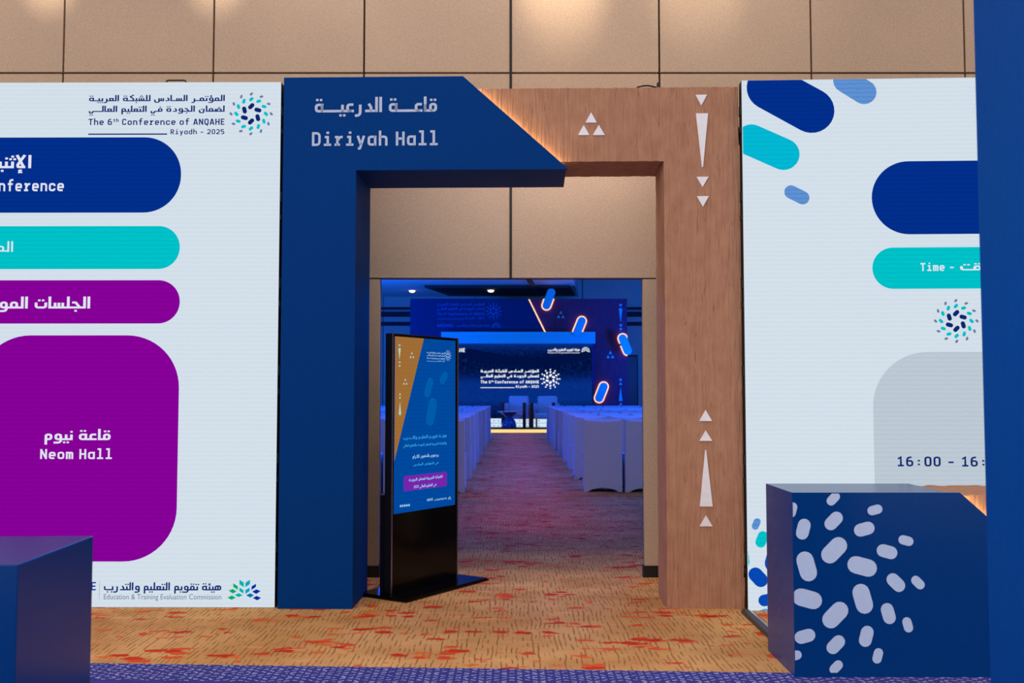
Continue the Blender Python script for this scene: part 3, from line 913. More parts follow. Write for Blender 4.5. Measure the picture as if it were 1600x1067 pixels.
# hall behind the doorway
HZ, HY = 5.2, 40.0
mb = MB()
xc = on_y(910, 450, HY).x
e0, e1, e2 = 1.75, on_floor(893, 436, HZ), on_floor(904, 462, HZ)
mb.flat_prism([(-8.5, WALL_Y + .13), (e0, WALL_Y + .13), (e1.x, e1.y), (e2.x, HY), (-8.5, HY)], HZ, HZ + .1)
mb.flat_prism([(e0, WALL_Y + .13), (8.5, WALL_Y + .13), (8.5, HY), (e2.x, HY), (e1.x, e1.y)], 6.6, 6.7)
mb.flat_prism([(e0, WALL_Y + .13), (e1.x, e1.y), (e2.x, HY), (e2.x + .04, HY), (e1.x + .04, e1.y), (e0 + .04, WALL_Y + .13)], HZ, 6.6)
struct('ceiling_hall', mb, M['ceiling'], 'plaster ceiling of the hall behind the doorway')
mb = MB()
for a, b in ((-8.5, -5.2), (-5.17, -1.5), (-1.47, xc - .02), (xc + .02, 5.4), (5.43, 8.5)):
    mb.box((a, HY, 0), (b, HY + .1, 6.7))
mb.box((-8.5, HY + .1, 0), (8.5, HY + .15, 6.7), M['hall_dark'])
struct('wall_hall_back', mb, M['hall_wall'], 'far wall of the hall behind the stage')
for n, (z0, z1) in enumerate(((on_y(800, 509, HY).z, on_y(800, 503, HY).z), (on_y(800, 495, HY).z, on_y(800, 487, HY).z), (on_y(800, 484, HY).z, on_y(800, 480, HY).z))):
    mb = MB(); mb.box((-8.4, HY - .05, z0), (8.4, HY - .001, z1)); struct('trim_%d' % (n + 1), mb, M['hall_dark'], 'dark horizontal rail on the far hall wall')
mb = MB(); mb.box((-8.6, WALL_Y + .13, 0), (-8.5, HY + .15, 6.7)); struct('wall_hall_left', mb, M['hall_wall'])
mb = MB(); mb.box((8.5, WALL_Y + .13, 0), (8.6, HY + .15, 6.7)); struct('wall_hall_right', mb, M['hall_wall'])
mb = MB()
a, b = on_y(980, 557, HY), on_y(995, 557, HY)
mb.box((a.x, HY - .03, 0.0), (b.x, HY - .002, a.z), M['wood_dark'])
mb.box((a.x - .04, HY - .04, a.z), (b.x + .04, HY - .002, a.z + .06), M['hall_dark'])
mb.box((b.x, HY - .04, 0), (b.x + .04, HY - .002, a.z), M['hall_dark'])
struct('door_1', mb, None, 'dark door in the far hall wall right of the stage')
# dark ceiling raft + track near the stage
mb = MB(); mb.flat_prism([tuple(on_floor(px, py, HZ - .09))[:2] for px, py in ((663, 449), (889, 449), (899, 462.5), (702, 462.5))], HZ - .09, HZ - .001)
raft = mb.build('ceiling_raft', None, M['ceiling_dark'])
tag(raft, 'dark flat ceiling raft hanging above the stage screen', 'ceiling panel')
q0, q1 = on_floor(824, 434, HZ - .16), on_floor(841, 461, HZ - .16)
mb = MB(); mb.flat_prism([(q0.x - .08, q0.y), (q0.x + .08, q0.y), (q1.x + .08, q1.y), (q1.x - .08, q1.y)], HZ - .16, HZ - .091)
tag(mb.build('lighting_track', None, M['black']), 'black straight ceiling track running toward the stage', 'track')
for px, py, lb in ((644, 454, 'round lit ceiling downlight at left of the dark ceiling raft'), (767, 453.5, 'round lit downlight set in the dark ceiling raft')):
    zc = HZ - (0.0 if px < 700 else .09)
    c = on_floor(px, py, zc - .012)
    t = thing('ceiling_downlight', lb, 'downlight', (c.x, c.y, zc))
    mb = MB(); mb.lathe([(.115, -.012), (.105, -.045), (.076, -.072), (.02, -.085)], M['lamp'], 24); mb.build('lens', t)
    mb = MB()
    prof = [(.12, -.001), (.12, -.016), (.142, -.012), (.142, -.001)]
    mb.lathe(prof, M['white_plate'], 24); mb.build('trim_ring', t)

# ================================================================== ENTRANCE ARCH
AY = on_floor(800, 953).y
ap = Plane(0.0, AY, -1.4)
arch = thing('entrance_arch', 'free-standing doorway arch, left half blue and right half clay stucco, at the hall entrance', 'arch', (0, AY, 0), ap.yaw)
xl = (ap(447, 120)[0] + ap(430, 950)[0]) / 2
ztop = ap(600, 120)[1]
xc0 = ap(723.5, 120)[0]
xe, ze = ap(887, 263)
zb = ap(640, 265.5)[1]
xi = (ap(558, 266)[0] + ap(548.6, 950)[0]) / 2
DB = 0.52
blue_out = [(xl, 0), (xi, 0), (xi, zb), (xe, zb), (xe, ze), (xc0, ztop), (xl, ztop)]
dx, dz = (xe - xc0), (ze - ztop); ln = math.hypot(dx, dz); nx, nz = -dz / ln, dx / ln   # outward normal of the chamfer
nx, nz = abs(nx), abs(nz)
lip = 0.05
mb = MB()
mb.prism(blue_out, 0, .03)
body = [(xl + .001, 0), (xi - .0005, 0), (xi - .0005, zb + .013), (xe - lip * 1.5, zb + .013), (xc0 - lip * 1.5, ztop - .001), (xl + .001, ztop - .001)]
mb.prism(body, .03, DB)
mb.prism([(xi - .03, zb), (xe - .01, zb), (xe - .01, zb + .012), (xi - .03, zb + .012)], .0305, DB)
bf = mb.build('blue_frame', arch, M['blue']); bf['label'] = 'blue painted half with cut corner'
mb = MB()
u0, z0 = ap(492, 176); u1, _ = ap(683, 176)
capA = ap(600, 151.5)[1] - z0
lettering(mb, 'قاعـــة الدرعيـــة', u0, u1, z0, capA, -.003, M['grey_letter'], True)
tag(mb.build('arabic_lettering', bf), 'pale grey Arabic hall name')
mb = MB()
u0, z0 = ap(487.5, 228.3); u1, _ = ap(684, 228)
lettering(mb, 'Diriyah Hall', u0, u1, z0, ap(600, 206)[1] - z0, -.003, M['grey_letter'])
tag(mb.build('english_lettering', bf), 'pale grey Latin hall name')

# clay stucco half
TO = .06
tp = Plane(0.0, AY, -1.4, TO)
tz = tp(1000, 137)[1]; tb = tp(960, 252)[1]
tr = (tp(1153, 137)[0] + tp(1163, 953)[0]) / 2
ti = (tp(1037, 253)[0] + tp(1043, 953)[0]) / 2
def rough_line(p, q, n, amp):
    out = []
    for i in range(n):
        t = i / n
        a = amp if 0 < i else 0
        out.append((p[0] + (q[0] - p[0]) * t + random.uniform(-a, a), p[1] + (q[1] - p[1]) * t + random.uniform(-a, a)))
    return out
cut0 = (xc0 - lip * 1.5 + (tz - ztop) / (ze - ztop) * (xe - xc0) + .012, tz)
cut1 = (xc0 - lip * 1.5 + (tb - ztop) / (ze - ztop) * (xe - xc0) + .012, tb)
tout = rough_line(cut0, (tr, tz), 120, .0022) + rough_line((tr, tz), (tr, 0), 90, .0012) + [(tr, 0), (ti, 0)] + \
    rough_line((ti, 0), (ti, tb), 70, .0012) + rough_line((ti, tb), cut1, 40, .0015) + [cut1]
mb = MB(); mb.prism(tout, TO, TO + .42)
tf = mb.build('stucco_frame', arch, M['stucco']); tf['label'] = 'rough clay coloured half with white triangles'
TRI = [(923.5, 184, 18, 16, 1), (912, 203.5, 18, 16, 1), (935.5, 203.5, 19, 16, 1),
       (1095.5, 157, 18, 17, 0), (1097, 219.5, 19, 84, 0), (1097.5, 284.5, 19, 16, 0), (1098, 315, 19, 16.5, 0),
       (1102.3, 649, 20, 17.5, 1), (1102.5, 680.5, 20, 16.5, 1), (1102.8, 747, 20, 88, 1), (1103, 813.5, 20, 17, 1)]
for px, py, pw, ph, up in TRI:
    c = tp(px, py); k = (tp(px + 1, py)[0] - tp(px, py)[0])
    mb = MB()
    h = abs(tp(px, py - ph / 2)[1] - tp(px, py + ph / 2)[1])
    if ph > 50:                                     # the long wedge keeps a blunt tip
        s = 1 if up else -1
        wd = pw * k
        mb.prism([(c[0] - wd / 2, c[1] - s * h / 2), (c[0] + wd / 2, c[1] - s * h / 2), (c[0] + .003, c[1] + s * h / 2), (c[0] - .003, c[1] + s * h / 2)], TO - .008, TO + .002)
    else:
        tri(mb, c[0], c[1], pw * k, h, up, TO - .008, TO + .002, None)
    mb.build('long_triangle' if ph > 50 else 'triangle', tf, M['white_plate'])
# warm strip hidden behind the lip of the chamfer
mb = MB()
sx0, sz0 = xc0 - lip * .62, ztop - .06
p0 = (sx0 + (sz0 - ztop) / (ze - ztop) * (xe - xc0), sz0)
p1 = (xe - lip * .62, ze + .0)
ux, uz = (p1[0] - p0[0]), (p1[1] - p0[1]); q = math.hypot(ux, uz); ox, oz = nx * .010, nz * .010
mb.prism([p0, p1, (p1[0] + ox, p1[1] + oz), (p0[0] + ox, p0[1] + oz)], .034, .044)
mb.build('light_strip', arch, M['glow'])
# odds and ends on top of the arch
mb = MB()
c = tp(1030, 134); pa = tp(995, 137); pb = tp(1026, 136.5)
mb.tube([(pa[0] + (pb[0] - pa[0]) * t, TO + .012, tz + .004 + .012 * math.sin(math.pi * t)) for t in [i / 8 for i in range(9)]], .005)
mb.build('cable', arch, M['black'])
mb = MB(); mb.box((c[0] - .011, TO + .006, tz - .002), (c[0] + .009, TO + .04, tz + .034)); mb.build('cable_clip', arch, M['black'])

# ================================================================== LED WALLS
def led_wall(label, plane, x0, x1, ztop):
    t = thing('led_wall', label, 'LED screen', tuple(plane.o), plane.yaw)
    mb = MB()
    mb.box((x0, .012, 0), (x1, .085, ztop))
    # cabinet joints and latches down both sides
    n = 6
    for i in range(n):
        z = ztop * (i + .5) / n
        for xx in ((x0 - .006, x0), (x1, x1 + .006)):
            mb.box((xx[0], .02, z - .05), (xx[1], .07, z - .02)); mb.box((xx[0], .02, z + .06), (xx[1], .07, z + .12))
    mb.build('cabinet', t, M['black'])
    mb = MB(); mb.box((x0 + .002, 0, 0.004), (x1 - .002, .012, ztop - .001))
    s = mb.build('screen', t, M['led_white'])
    return t, s

pD = on_floor(436, 950)
lp_ = Plane(pD.x, pD.y, -0.4)
lx1 = (lp_(440, 128)[0] + lp_(430, 949)[0]) / 2 - .004
lx0 = lx1 - 3.0
lzt = lp_(440, 128)[1]
ledL, scrL = led_wall('white programme screen left of the arch with purple and navy panels', lp_, lx0, lx1, lzt)
YG = -.0015
rect = (lx0 + .003, .005, lx1 - .003, lzt - .002)
def pill(scr, plane, px0, py0, px1, py1, rpx, mat, rect, name='panel_graphic', label=None, y=YG):
    k = abs(plane(400, 500)[0] - plane(401, 500)[0])
    xm, zm = (px0 + px1) / 2, (py0 + py1) / 2
    u0 = plane(px0, zm)[0]; u1 = plane(px1, zm)[0]; v0 = plane(max(px0, 0), py1)[1]; v1 = plane(max(px0, 0), py0)[1]
    mb = MB()
    p = clip_rect(rrect(u0, v0, u1, v1, min(rpx * k, (v1 - v0) / 2 - 1e-4)), *rect)
    mb.poly(p, y, mat)
    o = mb.build(name, scr)
    if label: o['label'] = label
    return o
def line(scr, plane, txt, px0, px1, py_base, cap_px, mat, arabic=False, name='lettering', y=-.003, **kw):
    mb = MB()
    u0, z0 = plane(px0, py_base); u1, _ = plane(px1, py_base)
    cap = plane(px0, py_base - cap_px)[1] - z0
    lettering(mb, txt, u0, u1, z0, cap, y, mat, arabic, **kw)
    return mb.build(name, scr)
g1 = pill(scrL, lp_, -330, 215, 283, 332.5, 58.7, M['led_navy'], rect, label='navy rounded panel')
g2 = pill(scrL, lp_, -330, 353.5, 281, 420.5, 33.4, M['led_teal'], rect, label='teal rounded panel')
g3 = pill(scrL, lp_, -330, 438, 281, 505.5, 33.6, M['led_purple'], rect, label='purple rounded strip')
g4 = pill(scrL, lp_, -39, 524, 278, 877, 82, M['led_purple'], rect, label='large purple rounded box')
pill(scrL, lp_, -372, 524, -60, 877, 82, M['led_purple'], rect, label='large purple rounded box')
line(g1, lp_, 'الإثنين', -24, 49, 263, 20.5, M['led_text_white'], True)
line(g1, lp_, 'Conference', -28, 100, 299, 17.5, M['led_text_white'])
line(g2, lp_, 'الم', -4, 20.5, 393.5, 16.5, M['led_text_white'], True, wt=.12)
line(g3, lp_, 'الجلسات الموازية', -48, 141, 482, 18.5, M['led_text_white'], True)
line(g4, lp_, 'قاعة نيوم', 70, 173, 687.5, 17.5, M['led_text_white'], True)
line(g4, lp_, 'Neom Hall', 63, 175, 717, 15.5, M['led_text_white'])
mb = MB()
X0, ZT = lp_(139.5, 147.5); X1, ZB = lp_(350.5, 212)
bc = lp_(392.5, 178); bu = abs(lp_(405.5, 178)[0] - bc[0])
conference_logo(mb, X0, X1, ZT, ZB, YG, M['led_text_navy'], (M['led_text_navy'], M['led_teal'], M['led_slate']), bc[0], bc[1], bu * .93)
mb.build('conference_logo', scrL)
line(scrL, lp_, 'هيئة تقويم التعليم والتدريب', 162.5, 346, 922, 12.5, M['led_text_navy'], True)
mb = MB(); u0, z0 = lp_(162.5, 936); u1, _ = lp_(346, 936)
plain_text(mb, 'Education & Training Evaluation Commission', u0, u1, z0, lp_(200, 927.6)[1] - z0, -.003, M['led_text_grey']); mb.build('lettering', scrL)
line(scrL, lp_, 'ANQAHE', 84, 150, 922, 13, M['palm_navy'])
mb = MB()
a = lp_(155, 936); b = lp_(156, 908); mb.poly([(a[0], a[1]), (b[0], a[1]), (b[0], b[1]), (a[0], b[1])], YG, M['led_text_grey']); mb.build('divider_line', scrL)
mb = MB(); c = lp_(382, 921.5); palm(mb, c[0], c[1], abs(lp_(408, 920)[0] - lp_(355.5, 920)[0]), YG); mb.build('palm_emblem', scrL)
mb = MB()
h0 = lp_(255.5, 125)[0]; h1 = lp_(286, 125)[0]
mb.tube([(h0, .05, lzt - .002), (h0, .05, lzt + .020), (h0 + .008, .05, lzt + .027), (h1 - .008, .05, lzt + .027), (h1, .05, lzt + .020), (h1, .05, lzt - .002)], .005)
mb.build('lifting_handle', ledL, M['black'])

pD = on_floor(1166, 955)
rp_ = Plane(pD.x, pD.y, -2.4)
rx0 = (rp_(1161, 126)[0] + rp_(1166.5, 954)[0]) / 2
rx1 = rx0 + 2.5
rzt = rp_(1161, 125.5)[1]
ledR, scrR = led_wall('white schedule screen right of the arch with tilted blue and teal capsules', rp_, rx0, rx1, rzt)
rect = (rx0 + .003, .005, rx1 - .003, rzt - .002)
kR = abs(rp_(1300, 400)[0] - rp_(1301, 400)[0])
def cap_px(scr, plane, k, c1, c2, rad, mat, rect, name='capsule_graphic', y=YG):
    a, b = plane(*c1), plane(*c2)
    ang = math.degrees(math.atan2(b[1] - a[1], b[0] - a[0]))
    L = math.hypot(b[0] - a[0], b[1] - a[1]) + 2 * rad * k
    p = clip_rect(capsule((a[0] + b[0]) / 2, (a[1] + b[1]) / 2, L, 2 * rad * k, ang, 14), *rect)
    if len(p) > 2:
        mb = MB(); mb.poly(p, y, mat); return mb.build(name, scr)
cap_px(scrR, rp_, kR, (1202, 137), (1268, 173), 36, M['led_navy'], rect)
cap_px(scrR, rp_, kR, (1321, 126), (1350, 144), 19.5, M['led_sky'], rect)
cap_px(scrR, rp_, kR, (1174, 219), (1224, 241), 25.5, M['led_cyan'], rect)
cap_px(scrR, rp_, kR, (1236, 300), (1254, 309), 10.7, M['led_sky'], rect)
for c1, c2, rad, mt in (((1180, 822), (1183, 815), 5.4, 'led_sky'), ((1188.5, 847), (1192, 838), 8.2, 'led_teal'), ((1163, 878), (1161, 862), 8, 'led_teal'),
                        ((1209, 880), (1214, 862), 14, 'led_royal'), ((1180.5, 897.5), (1188.5, 906), 11, 'led_royal'), ((1194, 938), (1216, 934), 9, 'led_royal'),
                        ((1163, 939), (1159, 935), 6.5, 'led_teal'), ((1184, 962), (1196, 958), 7, 'led_sky')):
    cap_px(scrR, rp_, kR, c1, c2, rad, M[mt], rect)
h1_ = pill(scrR, rp_, 1362, 252.5, 1820, 366.5, 56.8, M['led_navy'], rect, label='navy rounded panel')
h2_ = pill(scrR, rp_, 1363, 387, 1820, 451.5, 32.2, M['led_teal'], rect, label='teal rounded panel')
h3_ = pill(scrR, rp_, 1366, 550, 1820, 905, 82, M['led_grey'], rect, label='pale grey rounded box')
line(h2_, rp_, 'Time -', 1438, 1490, 423.5, 12.5, M['led_text_white'])
line(h2_, rp_, 'الوقت', 1500, 1566, 422.5, 13, M['led_text_white'], True)
line(h3_, rp_, '16:00 - 16:30' if False else '16:00 - 16:', 1402, 1538, 728.5, 15.5, M['led_text_navy'])
mb = MB(); c = rp_(1494, 501.5); burst(mb, c[0], c[1], 12.3 * kR, YG, (M['led_text_navy'], M['led_teal'], M['led_slate'])); mb.build('burst_emblem', scrR)
# black drape scrap in the gap beside the arch, and latches
mb = MB()
a = rp_(1155, 182); b = rp_(1161, 232)
mb.prism([(a[0], a[1]), (rx0 + .02, rp_(1161, 208)[1]), (rx0 + .02, b[1]), (a[0] + .008, rp_(1157, 215)[1])], .09, .10)
mb.build('cable_bundle', ledR, M['black'])
mb = MB()
a = lp_(447, 142)
mb.tube([(lx1 - .02, .1, lp_(440, 168)[1]), (lx1 + .006, .1, lp_(440, 158)[1]), (lx1 + .022, .1, a[1] - .02), (lx1 + .03, .1, a[1])], .010)
mb.build('cable_bundle', ledL, M['black'])

# dark floor bar running from the foot of the right screen
a = on_floor(1158, 957); b = on_floor(1203, 1003)
t = thing('cable_cover', 'narrow dark floor bar with silver edge running from the arch to the blue counter', 'cable cover', (a.x + .02, a.y, 0))
mb = MB(); mb.prism([(-.022, 0), (.022, 0), (.018, .022), (-.016, .022)], -.85, -.005); mb.build('rail', t, M['grey_rubber'])
mb = MB(); mb.prism([(.022, 0), (.046, 0), (.040, .012), (.020, .020)], -.85, -.005); mb.build('silver_edge', t, M['silver'])

# ================================================================== DIGITAL TOTEM
A_ = on_floor(611, 933); B_ = on_floor(714.5, 906)
yaw = math.degrees(math.atan2(B_.y - A_.y, B_.x - A_.x))
kp = Plane(A_.x, A_.y, yaw)
KW = (B_ - A_).length; KH = 1.638
totem = thing('digital_totem', 'slim black advertising totem with blue and gold screen standing inside the arch', 'display totem', (A_.x, A_.y, 0), kp.yaw)
mb = MB(); mb.box((0, .004, .02), (KW, .058, KH)); mb.build('housing', totem, M['black'], bevel=.003)
mb = MB(); mb.box((.006, 0, .024), (KW - .006, .004, KH - .004)); mb.build('glass_front', totem, M['black_gloss'])
mb = MB(); mb.box((-.003, -.003, .022), (.005, .004, KH)); mb.box((KW - .005, -.003, .022), (KW + .003, .004, KH)); mb.build('edge_trim', totem, M['silver'])
mb = MB()
mb.flat_prism([(-.085, -.19), (KW + .10, -.19), (KW + .10, .21), (-.085, .21)], 0, .012)
mb.flat_prism([(-.075, -.18), (KW + .09, -.18), (KW + .09, .20), (-.075, .20)], .012, .020)
mb.build('base_plate', totem, M['black_gloss'])
mb = MB(); mb.box((.02, .058, .02), (KW - .02, .11, .62)); mb.build('rear_box', totem, M['black'])
s0 = kp(616, 640)[0]; s1 = kp(711, 640)[0]
v1 = (kp(616, 526)[1] + kp(711, 532)[1]) / 2; v0 = (kp(616, 803)[1] + kp(711, 788.5)[1]) / 2
mb = MB(); mb.box((s0, -.002, v0), (s1, .0, v1)); ks = mb.build('screen', totem, M['kiosk_blue'])
krect = (s0, v0, s1, v1)
Y1, Y2 = -.0035, -.005
a = kp(662, 528); b = kp(620, 702)
xx = a[0] + (a[1] - v1) * (b[0] - a[0]) / (a[1] - b[1]) * -1
gl = clip_rect([(s0, v1 + .2), (a[0] + (a[0] - b[0]) / (a[1] - b[1]) * (v1 - a[1]), v1 + .0), (s0, a[1] + (s0 - a[0]) * (a[1] - b[1]) / (a[0] - b[0]))], *krect)
mb = MB(); mb.poly(gl, Y1, M['kiosk_gold']); gg = mb.build('gold_wedge', ks)
kk = abs(kp(660, 640)[0] - kp(661, 640)[0])
def ktri(px, py, pw, ph, up, wedge=False):
    c = kp(px, py); h = abs(kp(px, py - ph / 2)[1] - kp(px, py + ph / 2)[1]); s = 1 if up else -1; wd = pw * kk
    mb = MB(); mb.poly([(c[0] - wd / 2, c[1] - s * h / 2), (c[0] + wd / 2, c[1] - s * h / 2), (c[0], c[1] + s * h / 2)], Y2, M['kiosk_mint']); mb.build('triangle', ks)
for a_ in ((623.3, 540, 3.4, 3.6, 0), (623.3, 553, 3.6, 18, 0), (623.5, 566.5, 3.2, 3.2, 0), (623.5, 572, 3.2, 3.2, 0), (642.6, 551.5, 3, 3.4, 1), (640.6, 557.5, 3, 3.4, 1), (644.8, 557.5, 3, 3.4, 1),
           (632.3, 593, 3, 3.4, 1), (630.2, 599, 3, 3.4, 1), (634.3, 599, 3, 3.4, 1), (624, 615.5, 3, 3.4, 1), (624, 621, 3, 3.4, 1), (624, 637, 3.6, 20, 1), (624, 647, 3, 3, 1)):
    ktri(*a_)
for c1, c2, rad in (((671.5, 597.5), (667, 613.5), 4.8), ((695, 587), (690.5, 594), 4.2), ((675.5, 632), (671.5, 655), 6.6)):
    cap_px(ks, kp, kk, c1, c2, rad, M['kiosk_capsule'], krect, y=Y1)
mb = MB()
X0, ZT = kp(666, 549); X1, ZB = kp(694, 564)
c = kp(699, 555.5)
conference_logo(mb, X0, X1, ZT, ZT - .066, Y2, M['kiosk_white'], (M['kiosk_white'],) * 3, c[0], c[1], .0135)
mb.build('conference_logo', ks)
def kline(txt, px0, px1, py, cap, mat, y=Y2, par=None):
    mb = MB(); u0, z = kp(px0, py); u1, z2 = kp(px1, py)
    zm = kp((px0 + px1) / 2, py)[1]
    lettering(mb, txt, u0, u1, zm, cap, y, mat, True); mb.build('lettering', par or ks)
kline('هيئــة تقويـم التعليـم والتــدريب', 629, 697, 684.5, .021, M['kiosk_cyan'])
kline('والشبكة العربية لضمان الجودة بالتعليم العالي', 629, 697, 696, .017, M['kiosk_cyan'])
kline('يرحبون بالحضور الكرام', 644, 684.5, 714, .020, M['kiosk_white'])
kline('في المؤتمر السادس', 645, 684.5, 726, .016, M['kiosk_cyan'])
u0 = kp(630, 752)[0]; u1 = kp(697.5, 752)[0]
zc = kp(663, 751.5)[1]
mb = MB(); mb.poly(rrect(u0, zc - .050, u1, zc + .046, .012), Y1, M['kiosk_purple']); kb = mb.build('purple_box', ks)
kline('الشبكة العربية لضمان الجودة', 638, 690.5, 749, .018, M['kiosk_white'], par=kb)
kline('2025 في التعليم العالي'.replace('2025 ', ''), 655, 681, 760, .018, M['kiosk_white'], par=kb)
mb = MB(); u0, z = kp(645.5, 760); u1, _ = kp(653.5, 760); lettering(mb, '2025', u0, u1, kp(668, 760)[1], .018, Y2, M['kiosk_white']); mb.build('lettering', kb)
kline('هيئة تقويم التعليم والتدريب', 677.5, 697, 780.5, .012, M['kiosk_white'])
mb = MB(); u0, z = kp(666, 783); u1, _ = kp(675.5, 782); lettering(mb, 'ANQAHE', u0, u1, z, .016, Y2, M['kiosk_white']); mb.build('lettering', ks); mb = MB()
c = kp(701.5, 778); palm(mb, c[0], c[1], .036, Y2, M['kiosk_white']); mb.build('palm_emblem', ks); mb = MB()
for i in range(5):
    c = kp(625 + i * 3.3, 790.5 - i * .35); r = .010
    mb.poly([(c[0] - r, c[1]), (c[0], c[1] - r), (c[0] + r, c[1]), (c[0], c[1] + r)], Y2, M['kiosk_white'])
mb.build('diamond_emblem', ks)

# ================================================================== BLUE COUNTERS + PILLAR
CY = on_floor(1239, 1058).y
cp = Plane(0, CY, 0)
cx0 = cp(1239.5, 900)[0]; CH = cp(1400, 769.5)[1]; cx1 = cp(1500, 770)[0]
cnt = thing('display_counter', 'blue counter with pale grey capsule burst and cut corner, in front of the right screen', 'counter', (0, CY, 0))
ex, ez = cx1 + .36, CH - .36 * .90
mb = MB()
mb.prism([(cx0, 0), (ex, 0), (ex, ez), (cx1, CH), (cx0, CH)], 0, .03)
mb.prism([(cx0, 0), (ex - .06, 0), (ex - .06, ez), (cx1 - .05, CH - .0005), (cx0, CH - .0005)], .03, .46)
cb = mb.build('blue_block', cnt, M['blue_gloss']); cb['label'] = 'blue painted block'
mb = MB(); c = cp(1304, 910)
kC = abs(cp(1300, 900)[0] - cp(1301, 900)[0])
burst(mb, c[0], c[1], 50 * kC, -.002, (M['grey_letter'],) * 3, (cx0 + .002, .02, ex - .02, CH - .004))
tag(mb.build('burst_emblem', cb), 'pale grey capsule burst')
mb = MB()
TH = cp(1520, 776)[1] + .0
px_ = lambda z: cx1 - .02 + (CH - z) / .90
top = [(px_(TH), TH), (ex + .75, TH), (ex + .75, 0), (ex + .0, 0), (ex + .0, ez)]
rl = rough_line(top[0], top[1], 40, .003) + top[1:]
mb.prism(rl, .06, .55)
st_ = mb.build('stucco_block', cnt, M['stucco']); st_['label'] = 'clay coloured rough block'
mb = MB(); mb.prism([(cx1 - .0, CH - .030), (ex - .03, ez - .005), (ex - .02, ez + .004), (cx1 + .01, CH - .021)], .034, .044); mb.build('light_strip', cnt, M['glow'])

F1 = 2.52; bk = 3.03
fx = on_y(28, 950, F1).x; LH = on_y(10, 882, F1).z
fx = on_y(28, 884, F1).x; bx_ = on_y(146, 839, bk).x
dv = Vector((bx_ - fx, bk - F1)); pv = Vector((-dv.y, dv.x)).normalized() * .95
mb = MB(); mb.flat_prism([(fx, 0), (fx + dv.x, dv.y), (fx + dv.x + pv.x, dv.y + pv.y), (fx + pv.x, pv.y)], 0, LH)
cl = thing('display_counter', 'plain blue counter cut off at the lower left corner of the photo', 'counter', (0, F1, 0))
mb.build('blue_block', cl, M['blue_gloss'], bevel=.003)
PYY = 3.0                            # its rear edge is the edge seen against the screen
pxl = (on_y(1522, 0, PYY).x + on_y(1545, 1067, PYY).x) / 2
mb = MB(); mb.box((0, -.5, 0), (.62, 0, 3.1))
pil = mb.build('blue_pillar', None, M['blue'], bevel=.004)
pil.location = (pxl, PYY, 0)
tag(pil, 'tall plain blue pillar at the right edge of the photo', 'pillar')

# ================================================================== STAGE
SY = on_floor(815, 675.8).y          # front edge of the stage
SH = .125
stg = thing('stage_platform', 'low stage with a warm glowing front edge at the end of the aisle', 'stage', (0, SY, 0))
mb = MB(); mb.box((-3.4, .02, 0), (4.4, 2.9, SH)); mb.build('deck', stg, M['hall_dark'])
mb = MB(); mb.box((-3.4, 0, 0.0), (4.4, .019, SH - .022)); mb.build('edge_light', stg, M['glow_stage'])
SCY = SY + 1.75                      # plane of the stage screen
sp = Plane(0, SCY, 0)
ss = thing('stage_screen', 'large dark blue stage screen with white conference lettering', 'LED screen', (0, SCY, SH))
def spz(px, py):
    u, z = sp(px, py); return (u, z - SH)
x0, zt_ = spz(689, 537); x1, _ = spz(925, 537); zb_ = spz(800, 653.8)[1]
mb = MB(); mb.box((x0 - .03, .02, 0), (x1 + .05, .16, spz(800, 519)[1])); mb.build('cabinet', ss, M['blue'])
mb = MB(); mb.box((x0, 0, zb_), (x1, .02, zt_)); sc_ = mb.build('screen', ss, M['stage_image'])
mb = MB()
h0 = spz(690, 519); h1 = spz(929.5, 519)
mb.box((h0[0], -.16, zt_), (h1[0], .02, spz(800, 525)[1])); mb.box((h0[0], -.18, spz(800, 525)[1]), (h1[0], .02, h0[1]))
mb.build('header_fascia', ss, M['header'])
zb2 = spz(800, 670)[1]
mb = MB(); mb.box((x0, -.03, max(.005, zb2)), (x1, .0, zb_))
bd = mb.build('sponsor_band', ss, M['stage_band'])
mb = MB()
zmid = spz(800, 661)[1]
mb.box((x0, -.032, zmid - .006), (x1, -.0301, zmid + .006), M['led_slate'])
for px in (772, 779, 786, 795, 812, 824, 833, 842, 855):
    for py in (657.5, 665.3):
        c = spz(px, py)
        if int(px) % 2: mb.box((c[0] - .025, -.032, c[1] - .022), (c[0] + .025, -.0301, c[1] + .022), M['stage_teal'])
        else: mb.box((c[0] - .022, -.032, c[1] - .018), (c[0] + .022, -.0301, c[1] + .018), M['led_slate'])
mb.build('sponsor_marks', ss)
mb = MB()
X0, ZT = spz(751, 576.5); X1, ZB = spz(842, 606.8); c = spz(860, 592)
ku = abs(sp(801, 600)[0] - sp(800, 600)[0])
conference_logo(mb, X0, X1, ZT, ZB, -.004, M['stage_white'], (M['stage_white'],) * 3, c[0], c[1], 5.6 * ku)
mb.build('conference_logo', sc_)
mb = MB()
wave = [(690, 541), (740, 546), (790, 555), (835, 559), (875, 556), (924, 543), (924, 556), (880, 569), (835, 574), (785, 571), (735, 560), (690, 550)]
mb.poly(clip_rect([spz(*q) for q in wave], x0, zb_, x1, zt_), -.002, M['stage_wave']); mb.build('wave_graphic', sc_)
mb = MB()
u0, z = spz(856, 548); u1, _ = spz(906, 548); lettering(mb, 'هيئة تقويم التعليم والتدريب', u0, u1, z, 4 * ku, -.004, M['stage_white'], True)
u0, z = spz(856, 552); plain_text(mb, 'Education & Training Evaluation Commission', u0, u1, z, 2.2 * ku, -.004, M['stage_white'])
c = spz(915, 546); mb.build('lettering', sc_); mb = MB(); palm(mb, c[0], c[1], 14 * ku, -.004, M['stage_white']); mb.build('palm_emblem', sc_); mb = MB()
u0, z = spz(697, 550); u1, _ = spz(726.5, 548); lettering(mb, 'ANQAHE', u0, u1, z, 6 * ku, -.004, M['stage_white'])
mb.build('lettering', sc_)

